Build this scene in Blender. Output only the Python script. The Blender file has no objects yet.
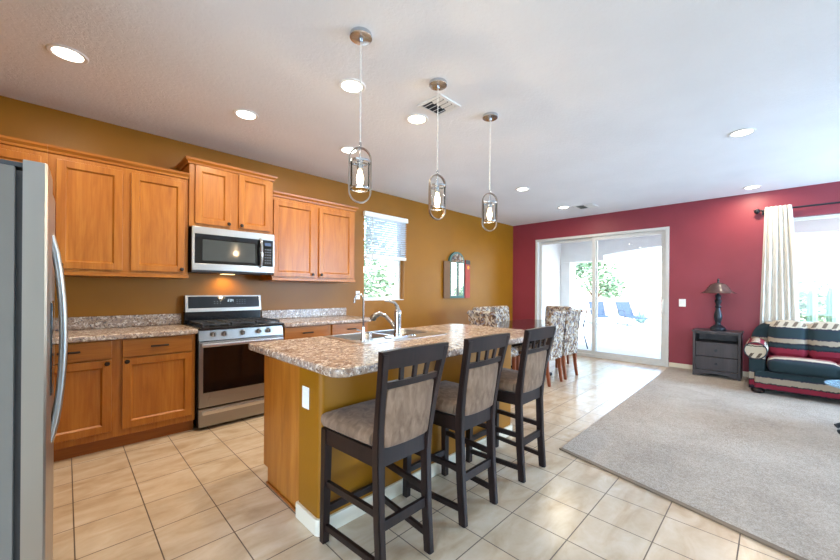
import bpy, bmesh, math, random
from math import pi, sin, cos, radians as R_
from mathutils import Vector, Matrix
random.seed(7)
SC = bpy.context.scene
COL = SC.collection

# ------------------------------------------------------------------ camera
cam_d = bpy.data.cameras.new('camera')
cam = bpy.data.objects.new('camera', cam_d)
COL.objects.link(cam)
SC.camera = cam
cam_d.sensor_width = 36.0
cam_d.lens = 354.1 / 840.0 * 36.0
cam_d.shift_y = 10.1 / 840.0
cam_d.clip_start = 0.03
cam_d.clip_end = 300
_yaw, _roll = R_(44.98), R_(0.40)
_fw = Vector((cos(_yaw), sin(_yaw), 0)); _r = Vector((sin(_yaw), -cos(_yaw), 0)); _u = Vector((0, 0, 1))
_R = cos(_roll) * _r + sin(_roll) * _u
_U = -sin(_roll) * _r + cos(_roll) * _u
cam.matrix_world = Matrix(((_R.x, _U.x, -_fw.x, 0), (_R.y, _U.y, -_fw.y, 0), (_R.z, _U.z, -_fw.z, 1.27), (0, 0, 0, 1)))

# ------------------------------------------------------------------ sky, sun, daylight, exposure
W = bpy.data.worlds.new('world'); SC.world = W
W.use_nodes = True
_n = W.node_tree.nodes; _l = W.node_tree.links
_sky = _n.new('ShaderNodeTexSky'); _sky.sky_type = 'NISHITA'
_sky.sun_disc = False; _sky.sun_elevation = R_(52); _sky.sun_rotation = R_(200)
_sky.air_density = 1.0; _sky.dust_density = 1.0
_n['Background'].inputs['Strength'].default_value = 1.5
_l.new(_sky.outputs[0], _n['Background'].inputs['Color'])

def light(name, kind, loc, rot, energy, color, **kw):
    d = bpy.data.lights.new(name, kind); d.energy = energy; d.color = color
    for k, v in kw.items(): setattr(d, k, v)
    o = bpy.data.objects.new(name, d); COL.objects.link(o)
    o.location = loc; o.rotation_euler = rot
    return o
light('sun', 'SUN', (0, 0, 12), (R_(36), R_(-18), 0), 13, (.86, .95, 1), angle=R_(.6))
# added daylight lamps outside openings in two unseen walls, lifting the light level
light('added_daylight_right', 'AREA', (6.2, -4.45, 1.45), (R_(90), 0, R_(8)), 360, (.36, .66, 1), shape='RECTANGLE', size=1.6, size_y=2.0)
light('added_daylight_back', 'AREA', (-3.45, -1.2, 1.45), (R_(90), 0, R_(-90)), 150, (.42, .70, 1), shape='RECTANGLE', size=2.6, size_y=1.9)
# daylight at the patio door and the two windows in the picture
SC.view_settings.view_transform = 'Standard'
SC.view_settings.look = 'None'
SC.view_settings.gamma = 1.0
SC.view_settings.use_curve_mapping = False
SC.view_settings.exposure = 0.42
CAN_W = 10.0
CAN_COL = (1, .86, .64)

# ------------------------------------------------------------------ mesh helper
class MB:
    def __init__(s): s.bm = bmesh.new()
    def _merge(s, b):
        me = bpy.data.meshes.new('_t'); b.to_mesh(me); b.free(); s.bm.from_mesh(me); bpy.data.meshes.remove(me)
    def box(s, x0, x1, y0, y1, z0, z1, bev=0.0, seg=2, mat=None):
        b = bmesh.new()
        v = [b.verts.new((x, y, z)) for x in (x0, x1) for y in (y0, y1) for z in (z0, z1)]
        for f in ((0, 1, 3, 2), (4, 6, 7, 5), (0, 4, 5, 1), (2, 3, 7, 6), (0, 2, 6, 4), (1, 5, 7, 3)):
            b.faces.new([v[i] for i in f])
        bmesh.ops.recalc_face_normals(b, faces=b.faces)
        if bev > 0: bmesh.ops.bevel(b, geom=list(b.edges), offset=bev, segments=seg, affect='EDGES', profile=.5)
        if mat is not None: b.transform(mat)
        s._merge(b); return s
    def bar(s, p, q, w, d, up=(0, 0, 1), w2=None, d2=None, bev=0.0):
        """a rectangular bar from p to q, w across, d along the 'up' side"""
        p = Vector(p); q = Vector(q); t = (q - p).normalized(); up = Vector(up)
        a = t.cross(up)
        if a.length < 1e-5: a = t.cross(Vector((1, 0, 0)))
        a.normalize(); c = a.cross(t).normalized()
        w2 = w if w2 is None else w2; d2 = d if d2 is None else d2
        b = bmesh.new(); rings = []
        for (o, ww, dd) in ((p, w, d), (q, w2, d2)):
            rings.append([b.verts.new(o + a * sx * ww / 2 + c * sy * dd / 2) for sx, sy in ((-1, -1), (1, -1), (1, 1), (-1, 1))])
        for i in range(4): b.faces.new((rings[0][i], rings[0][(i + 1) % 4], rings[1][(i + 1) % 4], rings[1][i]))
        b.faces.new(rings[0][::-1]); b.faces.new(rings[1])
        bmesh.ops.recalc_face_normals(b, faces=b.faces)
        if bev > 0: bmesh.ops.bevel(b, geom=list(b.edges), offset=bev, segments=2, affect='EDGES', profile=.5)
        s._merge(b); return s
    def tube(s, pts, r, n=10, rr=None, closed=False):
        """round tube along pts; rr = radius per point"""
        pts = [Vector(p) for p in pts]; b = bmesh.new(); rings = []; N = len(pts); prev = None
        for i, p in enumerate(pts):
            if closed: t = pts[(i + 1) % N] - pts[i - 1]
            else: t = pts[min(i + 1, N - 1)] - pts[max(i - 1, 0)]
            t.normalize()
            if prev is None:
                a = t.orthogonal().normalized()
            else:
                a = prev - t * prev.dot(t)
                a = a.normalized() if a.length > 1e-6 else t.orthogonal().normalized()
            prev = a; c = t.cross(a); q = rr[i] if rr else r
            rings.append([b.verts.new(p + a * q * cos(2 * pi * k / n) + c * q * sin(2 * pi * k / n)) for k in range(n)])
        M = N if closed else N - 1
        for i in range(M):
            A, B = rings[i], rings[(i + 1) % N]
            for k in range(n): b.faces.new((A[k], A[(k + 1) % n], B[(k + 1) % n], B[k]))
        if not closed: b.faces.new(rings[0][::-1]); b.faces.new(rings[-1])
        bmesh.ops.recalc_face_normals(b, faces=b.faces)
        s._merge(b); return s
    def lathe(s, prof, c=(0, 0, 0), n=24, axis='z', caps=True):
        """prof: list of (radius, height)"""
        b = bmesh.new(); rings = []
        for (r, h) in prof:
            if r < 1e-5: rings.append([b.verts.new((0, 0, h))])
            else: rings.append([b.verts.new((r * cos(2 * pi * k / n), r * sin(2 * pi * k / n), h)) for k in range(n)])
        for A, B in zip(rings, rings[1:]):
            for k in range(n):
                k2 = (k + 1) % n
                if len(A) == 1 and len(B) == 1: continue
                if len(A) == 1: b.faces.new((A[0], B[k], B[k2]))
                elif len(B) == 1: b.faces.new((A[k], B[0], A[k2]))
                else: b.faces.new((A[k], B[k], B[k2], A[k2]))
        if caps and len(rings[0]) > 1: b.faces.new(rings[0])
        if caps and len(rings[-1]) > 1: b.faces.new(rings[-1][::-1])
        bmesh.ops.recalc_face_normals(b, faces=b.faces)
        m = Matrix.Identity(4)
        if axis == 'y': m = Matrix.Rotation(pi / 2, 4, 'X')      # height runs to -y
        if axis == 'x': m = Matrix.Rotation(-pi / 2, 4, 'Y')     # height runs to -x
        b.transform(Matrix.Translation(c) @ m)
        s._merge(b); return s
    def prism(s, poly, a0, a1, axis='z', bev=0.0, seg=2):
        """poly of 2-D points extruded along axis: z -> (x,y), y -> (x,z), x -> (y,z)"""
        b = bmesh.new()
        def P(u, v, h): return {'z': (u, v, h), 'y': (u, h, v), 'x': (h, u, v)}[axis]
        A = [b.verts.new(P(u, v, a0)) for u, v in poly]; B = [b.verts.new(P(u, v, a1)) for u, v in poly]; n = len(poly)
        f1 = b.faces.new(A); f2 = b.faces.new(B[::-1])
        for i in range(n): b.faces.new((A[i], B[i], B[(i + 1) % n], A[(i + 1) % n]))
        bmesh.ops.recalc_face_normals(b, faces=b.faces)
        if bev > 0:
            ed = [e for e in b.edges if (f1 in e.link_faces) != (f2 in e.link_faces)]
            bmesh.ops.bevel(b, geom=ed, offset=bev, segments=seg, affect='EDGES', profile=.5)
        s._merge(b); return s
    def ball(s, c, r, sub=2, sc=(1, 1, 1)):
        b = bmesh.new(); bmesh.ops.create_icosphere(b, subdivisions=sub, radius=1)
        b.transform(Matrix.Translation(c) @ Matrix.Diagonal((r * sc[0], r * sc[1], r * sc[2], 1)))
        s._merge(b); return s
    def grid(s, fn, nu, nv):
        """open sheet of fn(u,v), u,v in 0..1"""
        vs = [[s.bm.verts.new(fn(i / nu, j / nv)) for j in range(nv + 1)] for i in range(nu + 1)]
        for i in range(nu):
            for j in range(nv): s.bm.faces.new((vs[i][j], vs[i + 1][j], vs[i + 1][j + 1], vs[i][j + 1]))
        return s
    def cushion(s, x0, x1, y0, y1, z0, z1, r=.05, puff=.02, n=10):
        b = bmesh.new(); bmesh.ops.create_cube(b, size=2)
        bmesh.ops.subdivide_edges(b, edges=list(b.edges), cuts=n, use_grid_fill=True)
        h = Vector(((x1 - x0) / 2, (y1 - y0) / 2, (z1 - z0) / 2)); c = Vector(((x0 + x1) / 2, (y0 + y1) / 2, (z0 + z1) / 2))
        for v in b.verts:
            p = Vector((v.co.x * h.x, v.co.y * h.y, v.co.z * h.z))
            q = Vector([max(-(h[i] - r), min(h[i] - r, p[i])) for i in range(3)])
            d = p - q
            if d.length > 1e-6: p = q + d.normalized() * min(r, d.length) if d.length > r else q + d
            w = Vector((v.co.x, v.co.y, v.co.z))
            for i in range(3):
                j, k = (i + 1) % 3, (i + 2) % 3
                if abs(w[i]) > .99: p[i] += math.copysign(puff * (1 - w[j] ** 2) * (1 - w[k] ** 2), w[i])
            v.co = c + p
        s._merge(b); return s
    def xf(s, m): s.bm.transform(m); return s

def root_of(o):
    while o.parent is not None: o = o.parent
    return o

def obj(name, mb, mat, parent=None, smooth=35, solid=0.0):
    me = bpy.data.meshes.new(name)
    if parent is not None: mb.bm.transform(Matrix.Translation(-root_of(parent).location))
    mb.bm.to_mesh(me); mb.bm.free()
    for m in (mat if isinstance(mat, (list, tuple)) else [mat]): me.materials.append(m)
    if smooth:
        me.polygons.foreach_set('use_smooth', [True] * len(me.polygons))
        me.set_sharp_from_angle(angle=R_(smooth))
    o = bpy.data.objects.new(name, me); COL.objects.link(o)
    if parent is not None: o.parent = parent
    if smooth and smooth < 90:
        wn = o.modifiers.new('face_weighted', 'WEIGHTED_NORMAL'); wn.keep_sharp = True; wn.weight = 80
    if solid:
        md = o.modifiers.new('thickness', 'SOLIDIFY'); md.thickness = solid; md.offset = 0
    return o

def tag(o, label, cat, group=None, kind=None):
    o['label'] = label; o['category'] = cat
    if group: o['group'] = group
    if kind: o['kind'] = kind
    return o

def thing(name, label, cat, loc=(0, 0, 0), group=None):
    o = bpy.data.objects.new(name, None); COL.objects.link(o); o.location = loc
    o.empty_display_size = .1
    return tag(o, label, cat, group)

def one(name, mb, mat, label, cat, loc=None, group=None, **kw):
    """a thing that is a single mesh"""
    if loc is not None: mb.bm.transform(Matrix.Translation(-Vector(loc)))
    o = obj(name, mb, mat, **kw)
    if loc is not None: o.location = loc
    return tag(o, label, cat, group)

def struct(name, mb, mat, label=None, parent=None, **kw):
    o = obj(name, mb, mat, parent, **kw)
    if parent is None: o['kind'] = 'structure'
    if label: o['label'] = label
    return o

def struct_root(name, loc, label):
    o = bpy.data.objects.new(name, None); COL.objects.link(o); o.location = loc
    o['kind'] = 'structure'; o['label'] = label
    return o

def dup(root, loc, rotz, label, group=None):
    r = root.copy(); COL.objects.link(r); r.location = loc; r.rotation_euler = (0, 0, rotz); r['label'] = label
    if group: r['group'] = group
    for ch in list(root.children):
        c = ch.copy(); COL.objects.link(c); c.parent = r
        for g in list(ch.children):
            d = g.copy(); COL.objects.link(d); d.parent = c
    return r

# ------------------------------------------------------------------ materials
def srgb(r, g, b):
    f = lambda c: (c / 255 / 12.92) if c <= 10 else ((c / 255 + .055) / 1.055) ** 2.4
    return (f(r), f(g), f(b), 1)

class NT:
    def __init__(s, name):
        s.m = bpy.data.materials.new(name); s.m.use_nodes = True
        s.t = s.m.node_tree; s.n = s.t.nodes; s.b = s.n['Principled BSDF']
    def new(s, t, **kw):
        q = s.n.new('ShaderNode' + t)
        for k, v in kw.items():
            if hasattr(q, k) and k not in q.inputs: setattr(q, k, v)
            else: q.inputs[k].default_value = v
        return q
    def link(s, a, b): s.t.links.new(a, b)
    def coords(s, scale=(1, 1, 1), rot=(0, 0, 0), which='Object'):
        tc = s.new('TexCoord'); mp = s.new('Mapping'); s.link(tc.outputs[which], mp.inputs['Vector'])
        mp.inputs['Scale'].default_value = scale; mp.inputs['Rotation'].default_value = rot
        return mp.outputs[0]
    def noise(s, vec, scale, detail=4, rough=.5, dist=0):
        q = s.new('TexNoise'); q.inputs['Scale'].default_value = scale; q.inputs['Detail'].default_value = detail
        q.inputs['Roughness'].default_value = rough; q.inputs['Distortion'].default_value = dist
        if vec is not None: s.link(vec, q.inputs['Vector'])
        return q.outputs['Fac']
    def ramp(s, fac, stops, interp='LINEAR'):
        q = s.new('ValToRGB'); cr = q.color_ramp; cr.interpolation = interp
        while len(cr.elements) > 1: cr.elements.remove(cr.elements[-1])
        cr.elements[0].position = stops[0][0]; cr.elements[0].color = stops[0][1]
        for p, c in stops[1:]:
            e = cr.elements.new(p); e.color = c
        s.link(fac, q.inputs[0]); return q.outputs['Color']
    def mix(s, fac, a, b, blend='MIX'):
        q = s.new('Mix', data_type='RGBA', blend_type=blend)
        for sock, v in ((q.inputs[0], fac), (q.inputs[6], a), (q.inputs[7], b)):
            if isinstance(v, (int, float, tuple)): sock.default_value = v
            else: s.link(v, sock)
        return q.outputs[2]
    def math(s, op, a, b=None):
        q = s.new('Math', operation=op)
        for i, v in enumerate((a, b)):
            if v is None: continue
            if isinstance(v, (int, float)): q.inputs[i].default_value = v
            else: s.link(v, q.inputs[i])
        return q.outputs[0]
    def bump(s, h, strength=.2, dist=.01):
        q = s.new('Bump'); q.inputs['Strength'].default_value = strength; q.inputs['Distance'].default_value = dist
        s.link(h, q.inputs['Height']); s.link(q.outputs[0], s.b.inputs['Normal'])
    def set(s, col=None, rough=None, metal=None, spec=None, **kw):
        if col is not None:
            if isinstance(col, tuple): s.b.inputs['Base Color'].default_value = col
            else: s.link(col, s.b.inputs['Base Color'])
        if rough is not None:
            if isinstance(rough, (int, float)): s.b.inputs['Roughness'].default_value = rough
            else: s.link(rough, s.b.inputs['Roughness'])
        if metal is not None: s.b.inputs['Metallic'].default_value = metal
        if spec is not None: s.b.inputs['Specular IOR Level'].default_value = spec
        for k, v in kw.items(): s.b.inputs[k].default_value = v
        return s.m

def plain(name, col, rough=.5, metal=0, spec=.5, var=.06, scale=8, **kw):
    t = NT(name); v = t.coords(); f = t.noise(v, scale, 3)
    a = tuple(c * (1 - var) for c in col[:3]) + (1,); b = tuple(min(1, c * (1 + var)) for c in col[:3]) + (1,)
    c = t.ramp(f, [(.3, a), (.7, b)])
    return t.set(c, rough, metal, spec, **kw)

def wall_paint(name, col, rough=.55, bump=.25, spec=.4):
    t = NT(name); v = t.coords(); f = t.noise(v, 3, 3)
    a = tuple(c * .95 for c in col[:3]) + (1,); b = tuple(min(1, c * 1.04) for c in col[:3]) + (1,)
    c = t.ramp(f, [(.35, a), (.65, b)])
    h = t.noise(v, 70, 4, .6)
    t.bump(h, bump, .004)
    return t.set(c, rough, 0, spec)

def mat_ceiling():
    t = NT('ceiling_knockdown'); v = t.coords()
    f = t.noise(v, 34, 4, .6, .6); h = t.ramp(f, [(.42, (0, 0, 0, 1)), (.56, (1, 1, 1, 1))])
    t.bump(h, .22, .006)
    c = t.ramp(t.noise(v, 2, 2), [(.3, srgb(232, 233, 234)), (.7, srgb(237, 238, 239))])
    return t.set(c, .8, 0, .2)

def mat_tile():
    t = NT('floor_tile'); tc = t.new('TexCoord'); mp = t.new('Mapping')
    t.link(tc.outputs['Object'], mp.inputs['Vector'])
    mp.inputs['Location'].default_value = (-.037, -.430, 0)
    br = t.new('TexBrick', offset=0.0, offset_frequency=1, squash=1.0)
    t.link(mp.outputs[0], br.inputs['Vector'])
    br.inputs['Scale'].default_value = 1; br.inputs['Brick Width'].default_value = .296; br.inputs['Row Height'].default_value = .3113
    br.inputs['Mortar Size'].default_value = .003; br.inputs['Mortar Smooth'].default_value = .15; br.inputs['Bias'].default_value = 0
    br.inputs['Color1'].default_value = (.42, .42, .42, 1); br.inputs['Color2'].default_value = (.58, .58, .58, 1); br.inputs['Mortar'].default_value = (0, 0, 0, 1)
    sv = t.coords((3.2, 7.5, 1), (0, 0, R_(-28)))
    n1 = t.noise(sv, 1.1, 4, .5, .9); n2 = t.noise(t.coords(), 26, 4, .6)
    m = t.math('ADD', t.math('MULTIPLY', n1, .85), t.math('MULTIPLY', n2, .15))
    m = t.math('ADD', m, t.math('MULTIPLY', t.math('SUBTRACT', br.outputs['Color'], .5), .55))
    c = t.ramp(m, [(.25, srgb(182, 156, 126)), (.45, srgb(201, 178, 150)), (.6, srgb(211, 191, 166)), (.78, srgb(221, 206, 186))])
    c = t.mix(br.outputs['Fac'], c, srgb(96, 77, 60))
    h = t.math('ADD', t.math('MULTIPLY', br.outputs['Fac'], -1), t.math('MULTIPLY', n2, .12))
    t.bump(h, .5, .002)
    rg = t.math('ADD', t.math('MULTIPLY', n2, .08), t.math('ADD', t.math('MULTIPLY', br.outputs['Fac'], .4), .20))
    return t.set(c, rg, 0, .75)

def mat_wood(name, dark, mid, light, rough=.33, vert=True, fine=1.0):
    t = NT(name)
    v = t.coords((6, 6, .55) if vert else (.55, 6, 6))
    n1 = t.noise(v, 1.6, 5, .6, 1.4)
    v2 = t.coords((60, 60, 2.2) if vert else (2.2, 60, 60)); n2 = t.noise(v2, 2.0, 3, .6)
    m = t.math('ADD', t.math('MULTIPLY', n1, .7), t.math('MULTIPLY', n2, .3 * fine))
    c = t.ramp(m, [(.28, dark), (.47, mid), (.66, light)])
    t.bump(n2, .04, .002)
    return t.set(c, rough, 0, .38)

def mat_granite():
    t = NT('granite_laminate'); v = t.coords()
    n0 = t.noise(v, 9, 4, .6, 1.5); n1 = t.noise(v, 34, 5, .7, .8); n2 = t.noise(v, 75, 4, .7)
    base = t.ramp(n0, [(.36, srgb(132, 104, 87)), (.5, srgb(172, 149, 130)), (.64, srgb(158, 138, 128))])
    c = t.mix(t.ramp(n1, [(.52, (0, 0, 0, 1)), (.6, (1, 1, 1, 1))]), base, srgb(222, 208, 192))
    c = t.mix(t.ramp(n2, [(.35, (1, 1, 1, 1)), (.44, (0, 0, 0, 1))]), c, srgb(84, 66, 58))
    c = t.mix(t.ramp(t.noise(v, 48, 3, .6, .4), [(.36, (1, 1, 1, 1)), (.42, (0, 0, 0, 1))]), c, srgb(112, 104, 104))
    return t.set(c, .26, 0, .5)

def mat_steel(name, col=(.60, .60, .61, 1), rough=.3, horiz=True):
    t = NT(name); v = t.coords((1.5, 1.5, 160) if horiz else (160, 160, 1.5)); f = t.noise(v, 1, 2)
    r = t.math('ADD', t.math('MULTIPLY', f, .14), rough - .07)
    return t.set(col, r, 1.0)

def mat_floral(name, hue=0):
    t = NT(name); v = t.coords()
    vo = t.new('TexVoronoi', feature='F1'); vo.inputs['Scale'].default_value = 36; vo.inputs['Randomness'].default_value = 1
    nv = t.new('TexNoise'); nv.inputs['Scale'].default_value = 14; nv.inputs['Detail'].default_value = 3; t.link(v, nv.inputs['Vector'])
    t.link(t.mix(.12, v, nv.outputs['Color']), vo.inputs['Vector'])
    sep = t.new('SeparateColor'); t.link(vo.outputs['Color'], sep.inputs[0])
    c = t.ramp(sep.outputs[0], [(0, srgb(182, 172, 158)), (.22, srgb(104, 78, 62)), (.38, srgb(156, 138, 118)), (.54, srgb(84, 74, 76)), (.66, srgb(134, 104, 76)), (.8, srgb(130, 126, 132)), (.93, srgb(196, 188, 176))], 'CONSTANT')
    c = t.mix(t.ramp(vo.outputs['Distance'], [(.0, (1, 1, 1, 1)), (.014, (0, 0, 0, 1))]), c, srgb(60, 44, 40))
    return t.set(c, .8, 0, .25)

def mat_suede():
    t = NT('beige_suede'); v = t.coords((2.2, 2.2, .8)); n1 = t.noise(v, 11, 5, .6, .8)
    c = t.ramp(n1, [(.3, srgb(100, 77, 60)), (.5, srgb(124, 98, 78)), (.72, srgb(146, 119, 98))])
    t.bump(t.noise(v, 300, 2), .1, .001)
    m = t.set(c, .9, 0, .2); t.b.inputs['Sheen Weight'].default_value = .08; return m

def mat_stripes(name, z0, z1, stops, wob=.035, axis='Z', zig=None):
    """woven southwestern stripes along one axis of the fabric, ragged by noise"""
    t = NT(name); tc = t.new('TexCoord'); sp = t.new('SeparateXYZ'); t.link(tc.outputs['Object'], sp.inputs[0])
    n = t.noise(t.coords((7, 22, 9)), 1.3, 5, .85)
    z = t.math('ADD', sp.outputs[axis], t.math('MULTIPLY', t.math('SUBTRACT', n, .5), wob * 3.2))
    f = t.math('DIVIDE', t.math('SUBTRACT', z, z0), z1 - z0)
    c = t.ramp(f, stops, 'CONSTANT')
    if zig:
        za, zb, col, per = zig        # slanted dashes between za and zb
        w = t.math('ADD', sp.outputs['Y'], t.math('MULTIPLY', sp.outputs[axis], .55))
        saw = t.math('FRACT', t.math('DIVIDE', w, per))
        on = t.math('MULTIPLY', t.math('LESS_THAN', saw, .42), t.math('MULTIPLY', t.math('GREATER_THAN', f, za), t.math('LESS_THAN', f, zb)))
        c = t.mix(on, c, col)
    t.bump(t.noise(t.coords(), 220, 2), .15, .002)
    return t.set(c, .85, 0, .2)

def mat_pane(name, tint=(1, 1, 1, 1), ior=1.35):
    m = bpy.data.materials.new(name); m.use_nodes = True; n = m.node_tree.nodes; l = m.node_tree.links; n.clear()
    o = n.new('ShaderNodeOutputMaterial'); a = n.new('ShaderNodeBsdfTransparent'); g = n.new('ShaderNodeBsdfGlossy'); x = n.new('ShaderNodeMixShader')
    fr = n.new('ShaderNodeFresnel'); fr.inputs['IOR'].default_value = ior
    a.inputs['Color'].default_value = tint; g.inputs['Roughness'].default_value = .02
    l.new(fr.outputs[0], x.inputs[0]); l.new(a.outputs[0], x.inputs[1]); l.new(g.outputs[0], x.inputs[2]); l.new(x.outputs[0], o.inputs[0])
    return m

def mat_emit(name, col, s):
    t = NT(name); t.b.inputs['Emission Color'].default_value = col; t.b.inputs['Emission Strength'].default_value = s
    return t.set(col, .4)

M = dict(
    ceiling=mat_ceiling(), tile=mat_tile(),
    ochre=wall_paint('ochre_paint', srgb(146, 94, 14), .42, .12, .32),
    red=wall_paint('red_paint', srgb(142, 54, 66), .45, .12),
    neutral=wall_paint('off_white_paint', srgb(214, 204, 188), .7),
    white_trim=plain('white_trim_paint', srgb(228, 215, 192), .4, var=.02),
    white=plain('white_vinyl', srgb(236, 236, 232), .4, var=.02),
    plate=plain('white_plate_plastic', srgb(240, 240, 236), .35, var=.01),
    alu=plain('taupe_door_frame', srgb(208, 207, 204), .4, var=.03),
    maple=mat_wood('honey_maple', srgb(138, 78, 22), srgb(165, 98, 31), srgb(183, 118, 46)),
    maple_h=mat_wood('honey_maple_rail', srgb(136, 76, 22), srgb(162, 96, 30), srgb(180, 115, 44), vert=False),
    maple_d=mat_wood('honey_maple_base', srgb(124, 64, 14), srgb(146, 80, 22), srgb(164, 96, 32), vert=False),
    granite=mat_granite(),
    steel=mat_steel('brushed_steel', (.36, .345, .33, 1), .32), steel_h=mat_steel('bright_steel_bar', (.66, .64, .62, 1), .3), steel_bowl=mat_steel('shaded_satin_bowl', (.20, .20, .20, 1), .35), steel_v=mat_steel('brushed_steel_door', (.42, .40, .375, 1), .34, False),
    chrome=mat_steel('chrome', (.55, .55, .56, 1), .16), strap=mat_steel('dark_nickel_strap', (.36, .31, .27, 1), .3), nickel=mat_steel('brushed_nickel', (.58, .60, .63, 1), .24),
    fridge_side=plain('grey_fridge_side', srgb(104, 98, 90), .5, 0, var=.03),
    black=plain('black_enamel', srgb(18, 18, 20), .18), blackglass=plain('black_oven_glass', srgb(10, 10, 12), .05, spec=.7),
    iron=plain('cast_iron', srgb(44, 42, 42), .5), gasket=plain('dark_gasket', srgb(50, 50, 52), .6),
    bronze=plain('oil_rubbed_bronze', srgb(48, 36, 30), .4, .6),
    espresso=mat_wood('espresso_wood', srgb(16, 8, 7), srgb(28, 16, 14), srgb(42, 26, 22), .4),
    darktop=plain('dark_table_lacquer', srgb(58, 42, 44), .12, spec=.6),
    slate=mat_wood('dark_grey_wood', srgb(50, 44, 46), srgb(66, 60, 62), srgb(80, 72, 74), .42),
    suede=mat_suede(), floral=mat_floral('floral_fabric'),
    brownleg=mat_wood('red_brown_leg', srgb(110, 56, 36), srgb(134, 72, 46), srgb(150, 84, 54)),
    curtain=plain('cream_curtain', srgb(222, 217, 208), .85, spec=.1, var=.03), 
    pane=mat_pane('window_glass', (.97, .985, .98, 1)), lampglass=mat_pane('pendant_glass', (.99, .98, .96, 1), 1.13),
    bulb=mat_emit('glowing_bulb', (1, .82, .58, 1), 14), can=mat_emit('glowing_can_lens', (1, .93, .80, 1), 9),
    shade=plain('amber_glass_shade', srgb(84, 64, 60), .2, var=.12, scale=20),
    mirror=plain('mirror_glass', (.85, .88, .88, 1), .03, 1.0, var=.0),
    teal=plain('teal_painted_frame', srgb(64, 104, 100), .5, var=.15), folk=mat_floral('folk_painted_arch'),
    shutter=plain('red_painted_shutter', srgb(172, 52, 44), .5, var=.08), brownpaint=plain('brown_painted_shutter', srgb(112, 76, 40), .6),
    yellow=plain('yellow_painted_flower', srgb(226, 160, 50), .5),
    stucco=wall_paint('patio_stucco', srgb(222, 222, 220), .9, .5), concrete=plain('patio_concrete', srgb(212, 210, 206), .9, var=.05, scale=5),
    gravel=plain('desert_gravel', srgb(205, 198, 188), .95, var=.2, scale=40), block=plain('block_wall_paint', srgb(216, 184, 166), .9, var=.04),
    leaf=plain('tree_leaf', srgb(122, 146, 112), .6, var=.25, scale=3), agave=plain('agave_leaf', srgb(120, 150, 148), .6, var=.1),
    bark=plain('bark', srgb(120, 98, 80), .9, var=.2), sling=plain('blue_grey_sling', srgb(40, 56, 76), .8), cactus=plain('cactus_skin', srgb(96, 128, 104), .8, var=.15, scale=20),
    darkmetal=plain('dark_metal', srgb(46, 50, 56), .4, .5), blueglass=mat_pane('blue_tint_glass', (.55, .72, .84, 1), 1.9),
)
def mat_carpet():
    t = NT('cut_pile_carpet'); v = t.coords()
    n1 = t.noise(v, 130, 3, .7); n2 = t.noise(v, 2.2, 5, .6, .6); n3 = t.noise(v, 45, 3, .7)
    m = t.math('ADD', t.math('MULTIPLY', n1, .45), t.math('ADD', t.math('MULTIPLY', n2, .25), t.math('MULTIPLY', n3, .3)))
    c = t.ramp(m, [(.34, srgb(130, 114, 99)), (.5, srgb(175, 159, 143)), (.66, srgb(206, 193, 178))])
    t.bump(t.math('ADD', n1, n3), .8, .012)
    mm = t.set(c, .95, 0, .1); t.b.inputs['Sheen Weight'].default_value = .2; return mm
M['carpet'] = mat_carpet()
M['slat'] = plain('shaded_white_slat', srgb(212, 217, 222), .5, var=.01)  # white slats greyed: shade of their undersides put into the colour
M['paleglass'] = plain('pale_blue_glass', srgb(150, 190, 214), .12, spec=.7, var=.02, Alpha=.6)  # even pale blue colour, partly see-through

# ------------------------------------------------------------------ room shell
H = 2.743
KW, RW, LX, SY, BX = 4.21, 7.20, -.86, -4.2, -3.2
def wall_holes(axis, c0, c1, u0, u1, holes, z0=0, z1=H):
    """wall slab between c0..c1 on 'axis', running u0..u1, with rectangular holes (ua,ub,za,zb)"""
    mb = MB()
    def add(a, b, za, zb):
        if b - a < 1e-4 or zb - za < 1e-4: return
        if axis == 'y': mb.box(a, b, c0, c1, za, zb)
        else: mb.box(c0, c1, a, b, za, zb)
    cur = u0
    for (ua, ub, za, zb) in sorted(holes):
        add(cur, ua, z0, z1); add(ua, ub, z0, za); add(ua, ub, zb, z1); cur = ub
    add(cur, u1, z0, z1)
    return mb
struct('floor', MB().box(BX - .2, RW + .02, SY - .2, KW + .1, -.12, 0), M['tile'], 'beige ceramic tile floor with dark grout')
struct('ceiling', MB().box(BX - .2, RW + .16, SY - .2, KW + .16, H, H + .12), M['ceiling'], 'textured white ceiling')
WIN1 = (3.06, 3.85, 1.11, 2.40)
DOOR = (1.25, 3.66, 0, 2.375)
WIN2 = (-2.05, -.02, .82, 2.33)
struct('wall_left', wall_holes('y', KW, KW + .16, BX - .2, RW + .16, [WIN1]), M['ochre'], 'ochre painted kitchen wall')
struct('wall_far', wall_holes('x', RW, RW + .16, SY - .2, KW, [DOOR, WIN2]), M['red'], 'deep red painted accent wall')
struct('wall_right', wall_holes('y', SY - .16, SY, BX - .2, RW, [(5.3, 7.1, .35, 2.5)]), M['neutral'])  # opening added for the daylight lamp, clear of the appliance reflections
struct('wall_back', wall_holes('x', BX - .16, BX, SY - .2, KW, [(-2.6, .2, .45, 2.4)]), M['neutral'])  # unseen opening for the added daylight lamp behind it
struct('wall_near', MB().box(LX - .12, LX, 1.30, KW, 0, H), M['ochre'])
def base_prof(mb, p, q, nrm, h=.085, d=.014):
    p = Vector(p); q = Vector(q); n = Vector(nrm)
    e = (p + q) / 2 + n * d / 2
    a = Vector((min(p.x, q.x, (p + n * d).x, (q + n * d).x), min(p.y, q.y, (p + n * d).y, (q + n * d).y)))
    b = Vector((max(p.x, q.x, (p + n * d).x, (q + n * d).x), max(p.y, q.y, (p + n * d).y, (q + n * d).y)))
    mb.box(a.x, b.x, a.y, b.y, 0, h, .004)
mb = MB(); base_prof(mb, (RW, 1.245, 0), (RW, SY, 0), (-1, 0, 0)); struct('baseboard_far', mb, M['white_trim'], 'cream baseboard on the red wall')
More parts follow.
